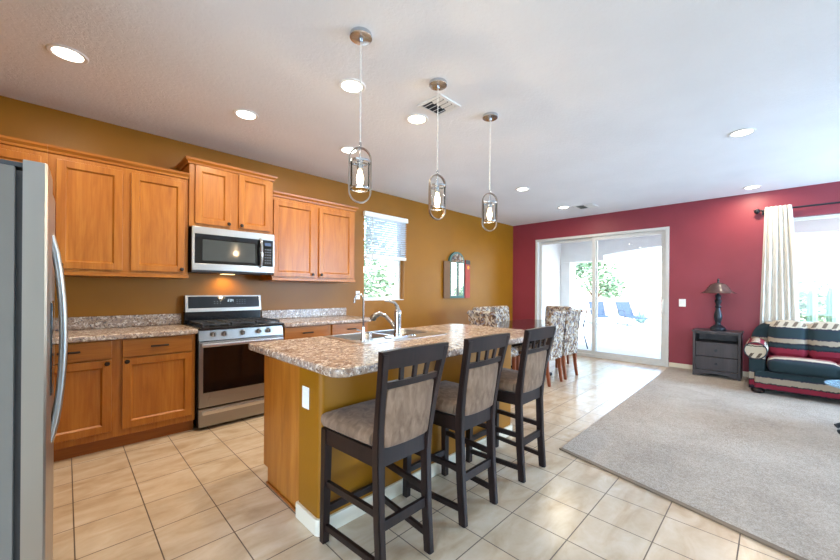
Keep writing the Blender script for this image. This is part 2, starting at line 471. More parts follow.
mb = MB(); base_prof(mb, (2.8, KW, 0), (RW, KW, 0), (0, -1, 0)); base_prof(mb, (RW, KW, 0), (RW, 3.665, 0), (-1, 0, 0)); struct('baseboard_left', mb, M['white_trim'], 'cream baseboard in the dining corner')

# carpet and its edge strip
cp = [(2.83, 1.205), (RW, 1.236), (RW, SY), (1.40, SY)]
o = obj('carpet', MB().prism(cp, .001, .014, bev=.006), M['carpet'])
tag(o, 'grey beige cut pile carpet covering the living area floor', 'carpet', kind='stuff')
a, b = Vector((2.83, 1.205, 0)), Vector((1.40, SY, 0)); t_ = (a - b).normalized(); nn = Vector((-t_.y, t_.x, 0))
struct('trim_1', MB().bar(a + nn * .012 + Vector((0, 0, .006)), b + nn * .012 + Vector((0, 0, .006)), .036, .012, bev=.004), plain('tan_edge_strip', srgb(122, 102, 82), .6), 'tan strip where carpet meets tile')

# ------------------------------------------------------------------ kitchen window
def ring(mb, axis, c0, c1, u0, u1, z0, z1, w):
    """rectangular frame: members of width w inside u0..u1, z0..z1"""
    def B(a, b, za, zb):
        if axis == 'y': mb.box(a, b, c0, c1, za, zb, .003)
        else: mb.box(c0, c1, a, b, za, zb, .003)
    B(u0, u0 + w, z0, z1); B(u1 - w, u1, z0, z1); B(u0 + w, u1 - w, z0, z0 + w); B(u0 + w, u1 - w, z1 - w, z1)
    return mb
w1 = struct_root('window_1', (3.455, KW + .12, 1.11), 'white framed kitchen window')
obj('window_frame', ring(MB(), 'y', KW + .09, KW + .14, 3.062, 3.848, 1.112, 2.398, .04).box(3.10, 3.81, KW + .10, KW + .135, 1.73, 1.765, .003), M['white'], w1)
obj('window_pane', MB().box(3.10, 3.81, KW + .115, KW + .12, 1.15, 2.36), M['pane'], w1)
obj('window_sill', MB().box(3.062, 3.848, KW + .002, KW + .09, 1.1105, 1.122, .003), M['white'], w1)

bl = thing('window_blind', 'white slatted blind half raised over the kitchen window', 'window blind', (3.45, KW - .02, 2.40))
obj('valance', MB().box(3.03, 3.875, KW - .062, KW - .004, 2.335, 2.405, .006), M['white'], bl)
mb = MB(); z = 2.325
SL = []
for k in range(16):
    z = 2.32 - k * .0345
    o = obj('slat', MB().box(3.065, 3.845, -.024, .024, -.0015, .0015).xf(Matrix.Translation((0, KW - .032, z)) @ Matrix.Rotation(R_(-24), 4, 'X')), M['slat'], bl)
obj('bottom_rail', MB().box(3.065, 3.845, KW - .056, KW - .008, 1.735, 1.785, .006), M['white'], bl)
for x in (3.16, 3.74):
    obj('ladder_cord', MB().tube([(x, KW - .058, 2.335), (x, KW - .058, 1.785)], .0022, 6), M['white'], bl)
obj('tilt_wand', MB().tube([(3.155, KW - .07, 2.335), (3.155, KW - .072, 1.42)], .005, 8), M['alu'], bl)

# ------------------------------------------------------------------ sliding patio door
d1 = struct_root('door_1', (RW + .06, 2.455, 0), 'sliding glass patio door with taupe frame')
ya, yb, zt = DOOR[0], DOOR[1], DOOR[3]
mb = MB(); ring(mb, 'x', RW - .012, RW + .12, ya + .002, yb - .002, .001, zt - .002, .05)
obj('door_frame', mb, M['alu'], d1)
fp = obj('fixed_panel', ring(MB(), 'x', RW + .065, RW + .10, 2.42, yb - .054, .053, zt - .053, .06), M['alu'], d1)
obj('glass_pane', MB().box(RW + .08, RW + .085, 2.48, yb - .114, .113, zt - .113), M['pane'], fp)
sp = obj('sliding_panel', ring(MB(), 'x', RW + .02, RW + .055, ya + .054, 2.50, .053, zt - .053, .065), M['alu'], d1)
obj('glass_pane', MB().box(RW + .035, RW + .04, ya + .119, 2.435, .118, zt - .118), M['pane'], sp)
obj('door_handle', MB().tube([(RW + .02, 1.335, 1.14), (RW - .025, 1.335, 1.12), (RW - .03, 1.335, 1.02), (RW - .025, 1.335, .92), (RW + .02, 1.335, .90)], .009), M['white'], sp)

# ------------------------------------------------------------------ living room window
w2 = struct_root('window_2', (RW + .1, -1.03, .82), 'wide white framed living room window')
mb = ring(MB(), 'x', RW + .07, RW + .12, WIN2[0] + .002, WIN2[1] - .002, WIN2[2] + .002, WIN2[3] - .002, .045)
mb.box(RW + .075, RW + .115, -1.06, -1.01, .86, 2.29, .003)
obj('window_frame', mb, M['white'], w2)
obj('window_pane', MB().box(RW + .09, RW + .095, WIN2[0] + .046, WIN2[1] - .046, WIN2[2] + .046, WIN2[3] - .046), M['pane'], w2)
obj('window_sill', MB().box(RW - .02, RW + .07, WIN2[0] + .002, WIN2[1] - .002, WIN2[2] + .001, WIN2[2] + .02, .003), M['white'], w2)

# ------------------------------------------------------------------ cabinets
def door_mesh(x0, x1, z0, z1, yf, d=.02, w=.055):
    mb = MB()
    mb.box(x0, x0 + w, yf, yf + d, z0, z1, .004); mb.box(x1 - w, x1, yf, yf + d, z0, z1, .004)
    mb.box(x0 + w - .002, x1 - w + .002, yf + .0003, yf + d, z0, z0 + w, .004); mb.box(x0 + w - .002, x1 - w + .002, yf + .0003, yf + d, z1 - w, z1, .004)
    # sloped inner edge then flat panel
    a = .010
    b = mb.bm
    o = [(x0 + w - .001, z0 + w - .001), (x1 - w + .001, z0 + w - .001), (x1 - w + .001, z1 - w + .001), (x0 + w - .001, z1 - w + .001)]
    i = [(x0 + w + a, z0 + w + a), (x1 - w - a, z0 + w + a), (x1 - w - a, z1 - w - a), (x0 + w + a, z1 - w - a)]
    vo = [b.verts.new((x, yf + .003, z)) for x, z in o]; vi = [b.verts.new((x, yf + .016, z)) for x, z in i]
    for k in range(4): b.faces.new((vo[k], vo[(k + 1) % 4], vi[(k + 1) % 4], vi[k]))
    b.faces.new(vi)
    return mb
def knob(parent, x, z, y):
    obj('door_knob', MB().lathe([(.007, 0), (.007, .012), (.0155, .016), (.0175, .022), (.013, .028), (0, .030)], (x, y, z), 14, 'y'), M['bronze'], parent)
def pull(parent, x, z, y, L=.095):
    mb = MB(); h = L / 2
    mb.tube([(x - h - .012, y - .024, z), (x - h, y - .027, z), (x, y - .029, z), (x + h, y - .027, z), (x + h + .012, y - .024, z)], .008, 8)
    for s in (-1, 1): mb.tube([(x + s * h, y, z), (x + s * h, y - .027, z)], .005, 8)
    obj('drawer_pull', mb, M['bronze'], parent)
def crown(parent, x0, x1, yf, yb, z, h=.055, left=True, right=True):
    """crown moulding around the top of a wall cabinet: stepped profile front with returns"""
    P = [(0, 0), (.012, .004), (.016, .02), (.034, .038), (.038, h), (0, h)]
    mb = MB(); b = mb.bm; rows = []
    for (o, dz) in P:
        xl = x0 - (o if left else 0); xr = x1 + (o if right else 0)
        rows.append([b.verts.new(p) for p in ((xl, yb, z + dz), (xl, yf - o, z + dz), (xr, yf - o, z + dz), (xr, yb, z + dz))])
    for A, B_ in zip(rows, rows[1:]):
        for k in range(3): b.faces.new((A[k], A[k + 1], B_[k + 1], B_[k]))
    b.faces.new(rows[-2])
    bmesh.ops.recalc_face_normals(b, faces=b.faces)
    return obj('crown_moulding', mb, M['maple_h'], parent, smooth=25)
def wall_cabinet(label, x0, x1, z0, z1, yf, doors, knobs, cl=True, cr=True, rail=True, rx=None):
    t = thing('wall_cabinet', label, 'kitchen cabinet', ((x0 + x1) / 2, KW, z0), 'honey maple wall cabinets')
    obj('cabinet_body', MB().box(x0, x1, yf, KW - .001, z0 + (.02 if rail else 0), z1, .002), M['maple'], t)
    for (a, b, c, d), kn in zip(doors, knobs):
        o = obj('door', door_mesh(a, b, c, d, yf - .021), M['maple'], t)
        if kn: knob(o, kn[0], kn[1], yf - .021)
    if rail:
        r0, r1 = rx or (x0, x1)
        obj('bottom_rail', MB().box(r0, r1, yf - .012, KW - .001, z0 - .012, z0 + .02, .004), M['maple_h'], t)
    crown(t, x0, x1, yf, KW - .001, z1 - .012, left=cl, right=cr)
    return t
UY = 3.88
wall_cabinet('wall cabinet in the corner above the refrigerator, its right door edge showing', LX + .001, -.1005, 1.378, 2.298, UY, [(-.50, -.134, 1.415, 2.25), (-.84, -.52, 1.415, 2.25)], [None, None], False, False)
wall_cabinet('tall double door wall cabinet between refrigerator and microwave, knobs at outer corners', -.0995, .8065, 1.378, 2.298, UY, [(-.056, .335, 1.418, 2.252), (.39, .777, 1.418, 2.252)], [(-.03, 1.445), (.752, 1.445)], False, False, rx=(-.0995, .812))
wall_cabinet('short raised double door wall cabinet directly above the microwave', .8085, 1.5855, 1.855, 2.445, 3.855, [(.853, 1.162, 1.885, 2.432), (1.236, 1.553, 1.885, 2.432)], [(1.14, 1.91), (1.26, 1.91)], True, True, rail=False)
wall_cabinet('double door wall cabinet between microwave and window', 1.5875, 2.668, 1.378, 2.298, UY, [(1.60, 2.09, 1.412, 2.25), (2.147, 2.628, 1.412, 2.25)], [(2.06, 1.445), (2.172, 1.445)], False, True, rx=(1.5875, 2.68))

def base_cabinet(label, x0, x1, items, loc):
    t = thing('base_cabinet', label, 'kitchen cabinet', loc, 'honey maple base cabinets')
    obj('cabinet_body', MB().box(x0, x1, 3.65, KW - .001, .10, .869, .002), M['maple'], t)
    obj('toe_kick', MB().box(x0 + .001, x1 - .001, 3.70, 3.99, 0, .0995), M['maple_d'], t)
    for (a, b, side) in items:
        dr = obj('drawer', MB().box(a, b, 3.628, 3.6495, .722, .862, .006), M['maple_h'], t)
        pull(dr, (a + b) / 2, .796, 3.628)
        do = obj('door', door_mesh(a, b, .155, .712, 3.6285), M['maple'], t)
        knob(do, b - .028 if side > 0 else a + .028, .688, 3.6285)
    return t
base_cabinet('base cabinet left of the range, with two drawers over two doors', LX + .001, .820, [(-.22, .256, 1), (.319, .794, -1)], (-.02, 3.95, 0))
base_cabinet('base cabinet right of the range, mostly behind the island', 1.612, 2.72, [(1.626, 2.138, 1), (2.19, 2.705, -1)], (2.16, 3.95, 0))

def slab(outline, z0, z1, bev=.012, holes=()):
    """slab with rounded edges from 2-D outlines (curve filled both sides)"""
    cu = bpy.data.curves.new('_c', 'CURVE'); cu.dimensions = '2D'; cu.fill_mode = 'BOTH'
    cu.extrude = (z1 - z0) / 2 - bev; cu.bevel_depth = bev; cu.bevel_resolution = 3; cu.offset = -bev
    for pts in [outline] + list(holes):
        s = cu.splines.new('POLY'); s.points.add(len(pts) - 1); s.use_cyclic_u = True
        for p, q in zip(s.points, pts): p.co = (q[0], q[1], 0, 1)
    o = bpy.data.objects.new('_c', cu); COL.objects.link(o)
    dg = bpy.context.evaluated_depsgraph_get()
    me = bpy.data.meshes.new_from_object(o.evaluated_get(dg))
    mb = MB(); mb.bm.from_mesh(me); mb.bm.transform(Matrix.Translation((0, 0, (z0 + z1) / 2)))
    bmesh.ops.remove_doubles(mb.bm, verts=mb.bm.verts, dist=1e-5)
    bmesh.ops.recalc_face_normals(mb.bm, faces=mb.bm.faces)
    bpy.data.objects.remove(o); bpy.data.curves.remove(cu); bpy.data.meshes.remove(me)
    return mb
def rrect(x0, x1, y0, y1, rs, n=6):
    """rounded rectangle; rs = radii for corners (x0y0, x1y0, x1y1, x0y1)"""
    out = []
    for (cx, cy, a0), r in zip(((x0, y0, pi), (x1, y0, 1.5 * pi), (x1, y1, 0), (x0, y1, .5 * pi)), rs):
        if r <= 0: out.append((cx, cy)); continue
        ox = cx + (r if cx == x0 else -r); oy = cy + (r if cy == y0 else -r)
        for k in range(n + 1): out.append((ox + r * cos(a0 + k / n * pi / 2), oy + r * sin(a0 + k / n * pi / 2)))
    return out
def wall_counter(label, x0, x1, splash1, rs):
    t = thing('countertop', label, 'countertop', ((x0 + x1) / 2, 3.9, .87))
    obj('worktop', slab(rrect(x0, x1, 3.585, KW - .001, rs), .870, .914), M['granite'], t)
    obj('backsplash', MB().box(x0, splash1, KW - .021, KW - .001, .9145, 1.02, .004), M['granite'], t)
    return t
wall_counter('speckled granite look countertop left of the range', LX + .001, .826, .82, (0, 0, 0, 0))
wall_counter('speckled granite look countertop right of the range, under the window', 1.606, 2.77, 2.752, (0, .07, 0, 0))

# ------------------------------------------------------------------ range
rg = thing('range', 'stainless steel gas range with black cooktop between the base cabinets', 'stove', (1.216, 3.9, 0))
RX0, RX1 = .832, 1.600
obj('range_body', MB().box(RX0, RX1, 3.625, KW - .03, .03, .895, .003), M['black'], rg)
obj('control_panel', MB().prism([(3.598, .800), (3.625, .800), (3.66, .912), (3.615, .912)], RX0 + .004, RX1 - .002, 'x', bev=.003), M['steel'], rg)
for x in (.952, 1.043, 1.204, 1.352, 1.446):
    k = obj('control_knob', MB().lathe([(.026, 0), (.026, .006), (.020, .010), (.019, .032), (.015, .036), (0, .036)], (x, 3.606, .855), 18, 'y'), M['steel'], rg)
    obj('knob_grip', MB().box(x - .004, x + .004, 3.562, 3.575, .840, .870, .002), M['gasket'], k)
od = obj('oven_door', ring(MB(), 'y', 3.59, 3.624, RX0 + .006, RX1 - .004, .205, .792, .075).box(RX0 + .082, RX1 - .08, 3.5902, 3.624, .2805, .345), M['steel'], rg)
obj('oven_window', MB().box(RX0 + .036, RX1 - .034, 3.5875, 3.60, .335, .742, .003), M['blackglass'], od)
mb = MB().bar((RX0 + .02, 3.555, .764), (RX1 - .02, 3.555, .764), .022, .030, bev=.007)
for x in (RX0 + .045, RX1 - .045): mb.box(x - .012, x + .012, 3.557, 3.592, .752, .776, .003)
obj('oven_handle', mb, M['steel_h'], od)
sd = obj('storage_drawer', MB().box(RX0 + .006, RX1 - .004, 3.592, 3.624, .032, .192, .004), M['steel'], rg)
obj('drawer_handle', MB().bar((RX0 + .03, 3.582, .158), (RX1 - .03, 3.582, .158), .026, .034, bev=.006), M['steel_h'], sd)
obj('cooktop', slab(rrect(RX0 + .001, RX1 + .004, 3.575, KW - .09, (.02, .02, 0, 0)), .896, .922, .006), M['black'], rg)
for (a, b) in ((RX0 + .03, RX0 + .27), (RX0 + .275, RX0 + .495), (RX0 + .50, RX1 - .03)):
    mb = MB(); y0, y1 = 3.615, 4.085
    for x in (a + .012, b - .012): mb.bar((x, y0, .945), (x, y1, .945), .014, .012)
    for y in (y0 + .006, (y0 + y1) / 2, y1 - .006): mb.bar((a + .012, y, .945), (b - .012, y, .945), .014, .012)
    for y in (y0 + .12, y1 - .12):
        mb.bar((a + .012, y, .948), (b - .012, y, .948), .010, .010); 
    mb.bar(((a + b) / 2, y0, .948), ((a + b) / 2, y1, .948), .010, .010)
    for x in (a + .012, b - .012):
        for y in (y0 + .006, y1 - .006): mb.bar((x, y, .9225), (x, y, .945), .012, .012)
    obj('burner_grate', mb, M['iron'], rg)
for (x, y) in ((1.0, 3.74), (1.0, 3.98), (1.216, 3.86), (1.44, 3.74), (1.44, 3.98)):
    obj('burner_cap', MB().lathe([(.045, .9225), (.045, .930), (.03, .934), (0, .935)], (x, y, 0), 18), M['iron'], rg)
bg = obj('backguard', MB().box(RX0 + .002, RX1 - .03, KW - .088, KW - .032, .897, 1.04, .004), M['black'], rg)
bs = obj('backguard_panel', MB().prism([(4.105, 1.035), (KW - .032, 1.035), (KW - .032, 1.20), (4.128, 1.20)], RX0 + .002, RX1 - .03, 'x', bev=.006), M['steel'], rg)
obj('control_display', MB().prism([(4.1045, 1.072), (4.116, 1.072), (4.1305, 1.188), (4.1205, 1.188)], RX0 + .03, RX1 - .055, 'x'), M['blackglass'], bs)
t_lcd = mat_emit('blue_white_digits', (.75, .9, 1, 1), .45)
dg_mb = MB()
def seg7(mb, ch, x, z, w, h, y):
    on = {'0': 'abcdef', '1': 'bc', '2': 'abged', '3': 'abgcd', '5': 'afgcd', '4': 'fgbc', '7': 'abc', '8': 'abcdefg', '9': 'abcdfg', '6': 'afgedc'}[ch]
    t = w * .18
    S = dict(a=(0, w, h - t, h), g=(0, w, h / 2 - t / 2, h / 2 + t / 2), d=(0, w, 0, t), f=(0, t, h / 2, h), b=(w - t, w, h / 2, h), e=(0, t, 0, h / 2), c=(w - t, w, 0, h / 2))
    for k in on:
        a, b, c, d = S[k]; mb.box(x + a, x + b, y - .0008, y + .004, z + c, z + d)
for i, ch in enumerate('204'): seg7(dg_mb, ch, 1.222 + i * .017 + (.006 if i else 0), 1.132, .012, .026, 4.1125)
obj('clock_digits', dg_mb, t_lcd, bs)
mb = MB()
for (x, z) in [(1.09 + .028 * i, 1.135 - .02 * j) for i in range(3) for j in range(2)] + [(1.31 + .026 * i, 1.15 - .02 * j) for i in range(4) for j in range(3)]:
    yy = 4.1045 + (z - 1.072) * .1379
    mb.box(x, x + .010, yy - .0006, yy + .004, z, z + .003)
obj('button_marks', mb, plain('pale_print', srgb(150, 160, 170), .5), bs)

# ------------------------------------------------------------------ microwave
mw = thing('microwave', 'stainless over the range microwave under the raised cabinet', 'microwave', (1.2, 4.0, 1.42))
MX0, MX1, MY = .822, 1.584, 3.80
obj('microwave_body', MB().box(MX0, MX1, MY + .03, KW - .001, 1.425, 1.852, .003), M['black'], mw)
mf = obj('front_fascia', MB().box(MX0, MX1, MY, MY + .0295, 1.785, 1.852, .004).box(MX0, MX1, MY, MY + .0295, 1.442, 1.508, .004).box(MX0, MX0 + .022, MY, MY + .0295, 1.508, 1.785).box(MX1 - .014, MX1, MY, MY + .0295, 1.508, 1.785), M['steel'], mw)
md = obj('microwave_door', MB().box(MX0 + .022, 1.462, MY + .001, MY + .029, 1.508, 1.785, .002), M['blackglass'], mw)
obj('door_window', MB().box(MX0 + .085, 1.385, MY - .001, MY + .004, 1.535, 1.735, .004), plain('grey_mesh_window', srgb(66, 70, 70), .08, spec=.7), md)
obj('door_handle', MB().tube([(1.435, MY + .002, 1.50), (1.435, MY - .03, 1.515), (1.435, MY - .045, 1.60), (1.435, MY - .047, 1.65), (1.435, MY - .045, 1.70), (1.435, MY - .03, 1.775), (1.435, MY + .002, 1.79)], .015, 12), M['chrome'], md)
cpn = obj('control_panel', MB().box(1.463, MX1 - .014, MY + .001, MY + .029, 1.508, 1.785, .002), M['blackglass'], mw)
obj('clock_display', MB().box(1.482, 1.548, MY - .0005, MY + .004, 1.725, 1.758), plain('dim_blue_display', srgb(60, 78, 110), .2), cpn)
mb = MB()
for i in range(3):
    for j in range(6): mb.box(1.484 + i * .024, 1.499 + i * .024, MY - .0004, MY + .004, 1.54 + j * .028, 1.551 + j * .028)
obj('button_marks', mb, plain('grey_print', srgb(92, 96, 102), .5), cpn)
obj('vent_grille', MB().box(MX0 + .002, MX1 - .002, MY + .012, KW - .05, 1.424, 1.441, .002), M['gasket'], mw)
obj('task_lamp', MB().box(1.15, 1.27, 4.05, 4.13, 1.420, 1.4255, .001), mat_emit('warm_task_lamp', (1, .72, .3, 1), 3), mw)
light('microwave_task_light', 'SPOT', (1.21, 4.09, 1.41), (R_(18), 0, 0), 6, (1, .62, .14), spot_size=R_(150), spot_blend=.8, shadow_soft_size=.04)

# ------------------------------------------------------------------ refrigerator
fr = thing('refrigerator', 'stainless two door refrigerator at the left edge, grey side showing', 'refrigerator', (-.45, 2.055, 0))
FY0, FY1, FX = 1.60, 2.51, -.041
obj('fridge_body', MB().box(LX + .01, -.108, FY0, FY1, .02, 1.632, .004), M['fridge_side'], fr)
obj('door_gasket', MB().box(-.1075, -.0935, FY0 + .012, FY1 - .012, .06, 1.622), M['gasket'], fr)
def fdoor(name, y0, y1, z0, z1):
    n = 8; poly = [(-.093, y0), (FX - .006, y0), (FX, y0 + .006)]
    for k in range(1, n): poly.append((FX + .006 * sin(pi * k / n), y0 + .006 + (y1 - y0 - .012) * k / n))
    poly += [(FX, y1 - .006), (FX - .006, y1), (-.093, y1)]
    return obj(name, MB().prism(poly, z0, z1, 'z', bev=.003), M['steel_v'], fr)
for (a, b, s) in ((FY0, 2.052, 1), (2.058, FY1, -1)):
    dd = fdoor('fridge_door', a, b, .05, 1.656)
    hy = b - .045 if s > 0 else a + .045
    P = []
    for k in range(13):
        u = k / 12; P.append((FX - .002 + .038 * (sin(pi * u) ** .7), hy, .665 + .81 * u))
    obj('door_handle', MB().tube(P, .013, 12), M['steel_v'], dd)
    if s > 0:
        obj('dispenser', MB().box(FX - .01, FX + .010, 1.74, 1.95, .90, 1.22, .004), M['blackglass'], dd)
obj('hinge_cover', MB().box(-.20, -.046, FY0 + .01, FY0 + .07, 1.6325, 1.648, .003), M['gasket'], fr)
for y in (FY0 + .08, FY1 - .08):
    for x in (-.78, -.2): obj('foot', MB().lathe([(.02, 0), (.02, .021)], (x, y, 0), 10), M['gasket'], fr)

# ------------------------------------------------------------------ island
il = thing('kitchen_island', 'kitchen island with honey maple end panel and ochre half wall', 'kitchen island', (1.87, 2.0, 0))
IX0, IX1 = .94, 2.80
mb = MB().box(IX0 + .006, IX1, 2.385, 2.405, .105, .868).box(IX0 + .006, IX1, 1.871, 1.885, 0, .868).box(IX0 + .006, IX1, 2.315, 2.335, 0, .105)
mb.box(IX0 + .006, IX1, 1.885, 2.385, .105, .125).box(IX0 + .006, IX0 + .024, 1.885, 2.385, .125, .868).box(IX1 - .018, IX1, 1.885, 2.385, .125, .868)
obj('cabinet_body', mb, M['maple'], il)
obj('end_panel', MB().prism([(1.872, .002), (2.333, .002), (2.333, .105), (2.402, .105), (2.402, .868), (1.872, .868)], IX0, IX0 + .006, 'x'), M['maple'], il)
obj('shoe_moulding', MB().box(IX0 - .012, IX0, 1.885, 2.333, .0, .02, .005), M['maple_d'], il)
for k in range(3):
    a = IX0 + .03 + k * .61; obj('door', MB().box(a, a + .57, 2.406, 2.426, .155, .85, .005), M['maple'], il)
hw_out = rrect(.925, 2.815, 1.645, 1.870, (.03, .03, 0, 0), 5)
obj('half_wall', MB().prism(hw_out, .001, .868, 'z'), M['ochre'], il)
obj('baseboard', MB().prism(rrect(.911, 2.829, 1.631, 1.884, (.04, .04, .008, .008), 5), 0, .085, 'z', bev=.004), M['white_trim'], il)
so = thing('electrical_outlet', 'white outlet plate on the end of the island half wall', 'outlet', (.925, 1.79, .685))
obj('plate', MB().box(.919, .9248, 1.755, 1.828, .625, .742, .003), M['plate'], so)
obj('socket', MB().box(.9172, .920, 1.774, 1.809, .650, .717, .002), M['white'], so)

def sink_hole(): return rrect(1.395, 2.165, 1.905, 2.386, (.06,) * 4, 5)
it = one('island_countertop', slab(rrect(.845, 2.975, 1.362, 2.445, (.075, .10, .10, .03), 8), .870, .914, .012, [sink_hole()]), M['granite'], 'long speckled granite look island top holding the sink', 'countertop', loc=(1.9, 1.9, .87))

sk = thing('sink', 'stainless double bowl sink set into the island countertop', 'sink', (1.78, 2.13, .80))
mb = MB()
rim = slab(rrect(1.365, 2.195, 1.855, 2.395, (.05,) * 4, 5), .9143, .9203, .0025, [rrect(1.405, 1.765, 2.03, 2.375, (.06,) * 4, 5), rrect(1.79, 2.155, 2.03, 2.375, (.06,) * 4, 5)])
obj('rim', rim, M['steel_h'], sk)  # brighter steel puts the rim highlight into the colour
for (a, b) in ((1.407, 1.763), (1.792, 2.153)):
    mb = MB(); bm_ = mb.bm; rings = []
    for (ins, z, r) in ((0, .917, .06), (.004, .78, .058), (.02, .745, .05), (.06, .742, .03)):
        rings.append([bm_.verts.new((x, y, z)) for x, y in rrect(a + ins, b - ins, 2.032 + ins, 2.373 - ins, (r,) * 4, 5)])
    for A, B_ in zip(rings, rings[1:]):
        n = len(A)
        for k in range(n): bm_.faces.new((A[k], A[(k + 1) % n], B_[(k + 1) % n], B_[k]))
    bm_.faces.new(rings[-1])
    bw = obj('bowl', mb, M['steel_bowl'], sk, solid=.0015)  # darker steel: shade inside the bowl put into its colour
    obj('drain', MB().lathe([(.045, .7425), (.045, .746), (.03, .745), (0, .7445)], ((a + b) / 2, 2.20, 0), 18), M['chrome'], bw)

# main faucet with pull-out spray
fa = thing('faucet', 'chrome kitchen faucet with pull-out spray head behind the sink', 'faucet', (1.735, 1.975, .9203))
obj('deck_plate', slab(rrect(1.63, 1.85, 1.945, 2.01, (.03,) * 4, 6), .9204, .930, .003), M['chrome'], fa)
obj('faucet_body', MB().lathe([(.033, .930), (.030, .945), (.026, .955), (.025, 1.07), (.028, 1.09), (.026, 1.115), (.014, 1.13), (0, 1.132)], (1.742, 1.972, 0), 20), M['chrome'], fa)
obj('lever_handle', MB().tube([(1.742, 1.972, 1.12), (1.740, 1.978, 1.15), (1.728, 1.992, 1.175), (1.70, 2.02, 1.187), (1.675, 2.045, 1.187)], .01, 10, rr=[.018, .014, .011, .009, .007]), M['chrome'], fa)
sp_ = obj('spout', MB().tube([(1.735, 1.99, .985), (1.728, 2.025, 1.025), (1.715, 2.075, 1.07), (1.702, 2.115, 1.085), (1.690, 2.145, 1.082)], .016, 12, rr=[.016, .0145, .014, .016, .019]), M['chrome'], fa)
obj('spray_head', MB().tube([(1.692, 2.142, 1.083), (1.684, 2.165, 1.075), (1.677, 2.183, 1.055), (1.674, 2.19, 1.038)], .02, 12, rr=[.020, .024, .026, .022]), M['nickel'], sp_)
# filtered-water faucet
wf = thing('water_filter_tap', 'slim chrome gooseneck drinking water tap beside the left sink bowl', 'faucet', (1.437, 1.98, .9203))
obj('tap_base', MB().lathe([(.020, .9204), (.020, .93), (.013, .94), (.012, 1.01), (.008, 1.02), (0, 1.02)], (1.437, 1.98, 0), 16), M['chrome'], wf)
P = [(1.437, 1.98, 1.015), (1.437, 1.98, 1.195)]
for k in range(1, 11):
    a = pi * k / 10 * .93; P.append((1.437 - .026 * (1 - cos(a)) * .75, 1.98 + .026 * (1 - cos(a)), 1.195 + .042 * sin(a)))
P.append((P[-1][0], P[-1][1] + .002, P[-1][2] - .025))
obj('gooseneck', MB().tube(P, .0068, 10), M['chrome'], wf)
obj('tap_lever', MB().tube([(1.437, 1.98, .985), (1.405, 1.99, .995), (1.39, 1.995, 1.0)], .005, 8), M['chrome'], wf)
sdp = one('soap_dispenser', MB().lathe([(.018, .9204), (.018, .926), (.010, .930), (.010, .962), (.013, .966), (.013, .975), (0, .978)], (1.50, 1.985, 0), 14).tube([(1.50, 1.985, .970), (1.485, 2.005, .973), (1.48, 2.012, .965)], .0045, 8), M['chrome'], 'short chrome soap pump next to the slim water tap', 'soap dispenser', loc=(1.50, 1.985, .9203))
hc = one('sink_hole_cover', MB().lathe([(.022, .9204), (.021, .926), (.012, .929), (0, .929)], (1.90, 1.975, 0), 16), M['chrome'], 'low round chrome cap on the sink deck right of the main faucet', 'sink fitting', loc=(1.90, 1.975, .9203))

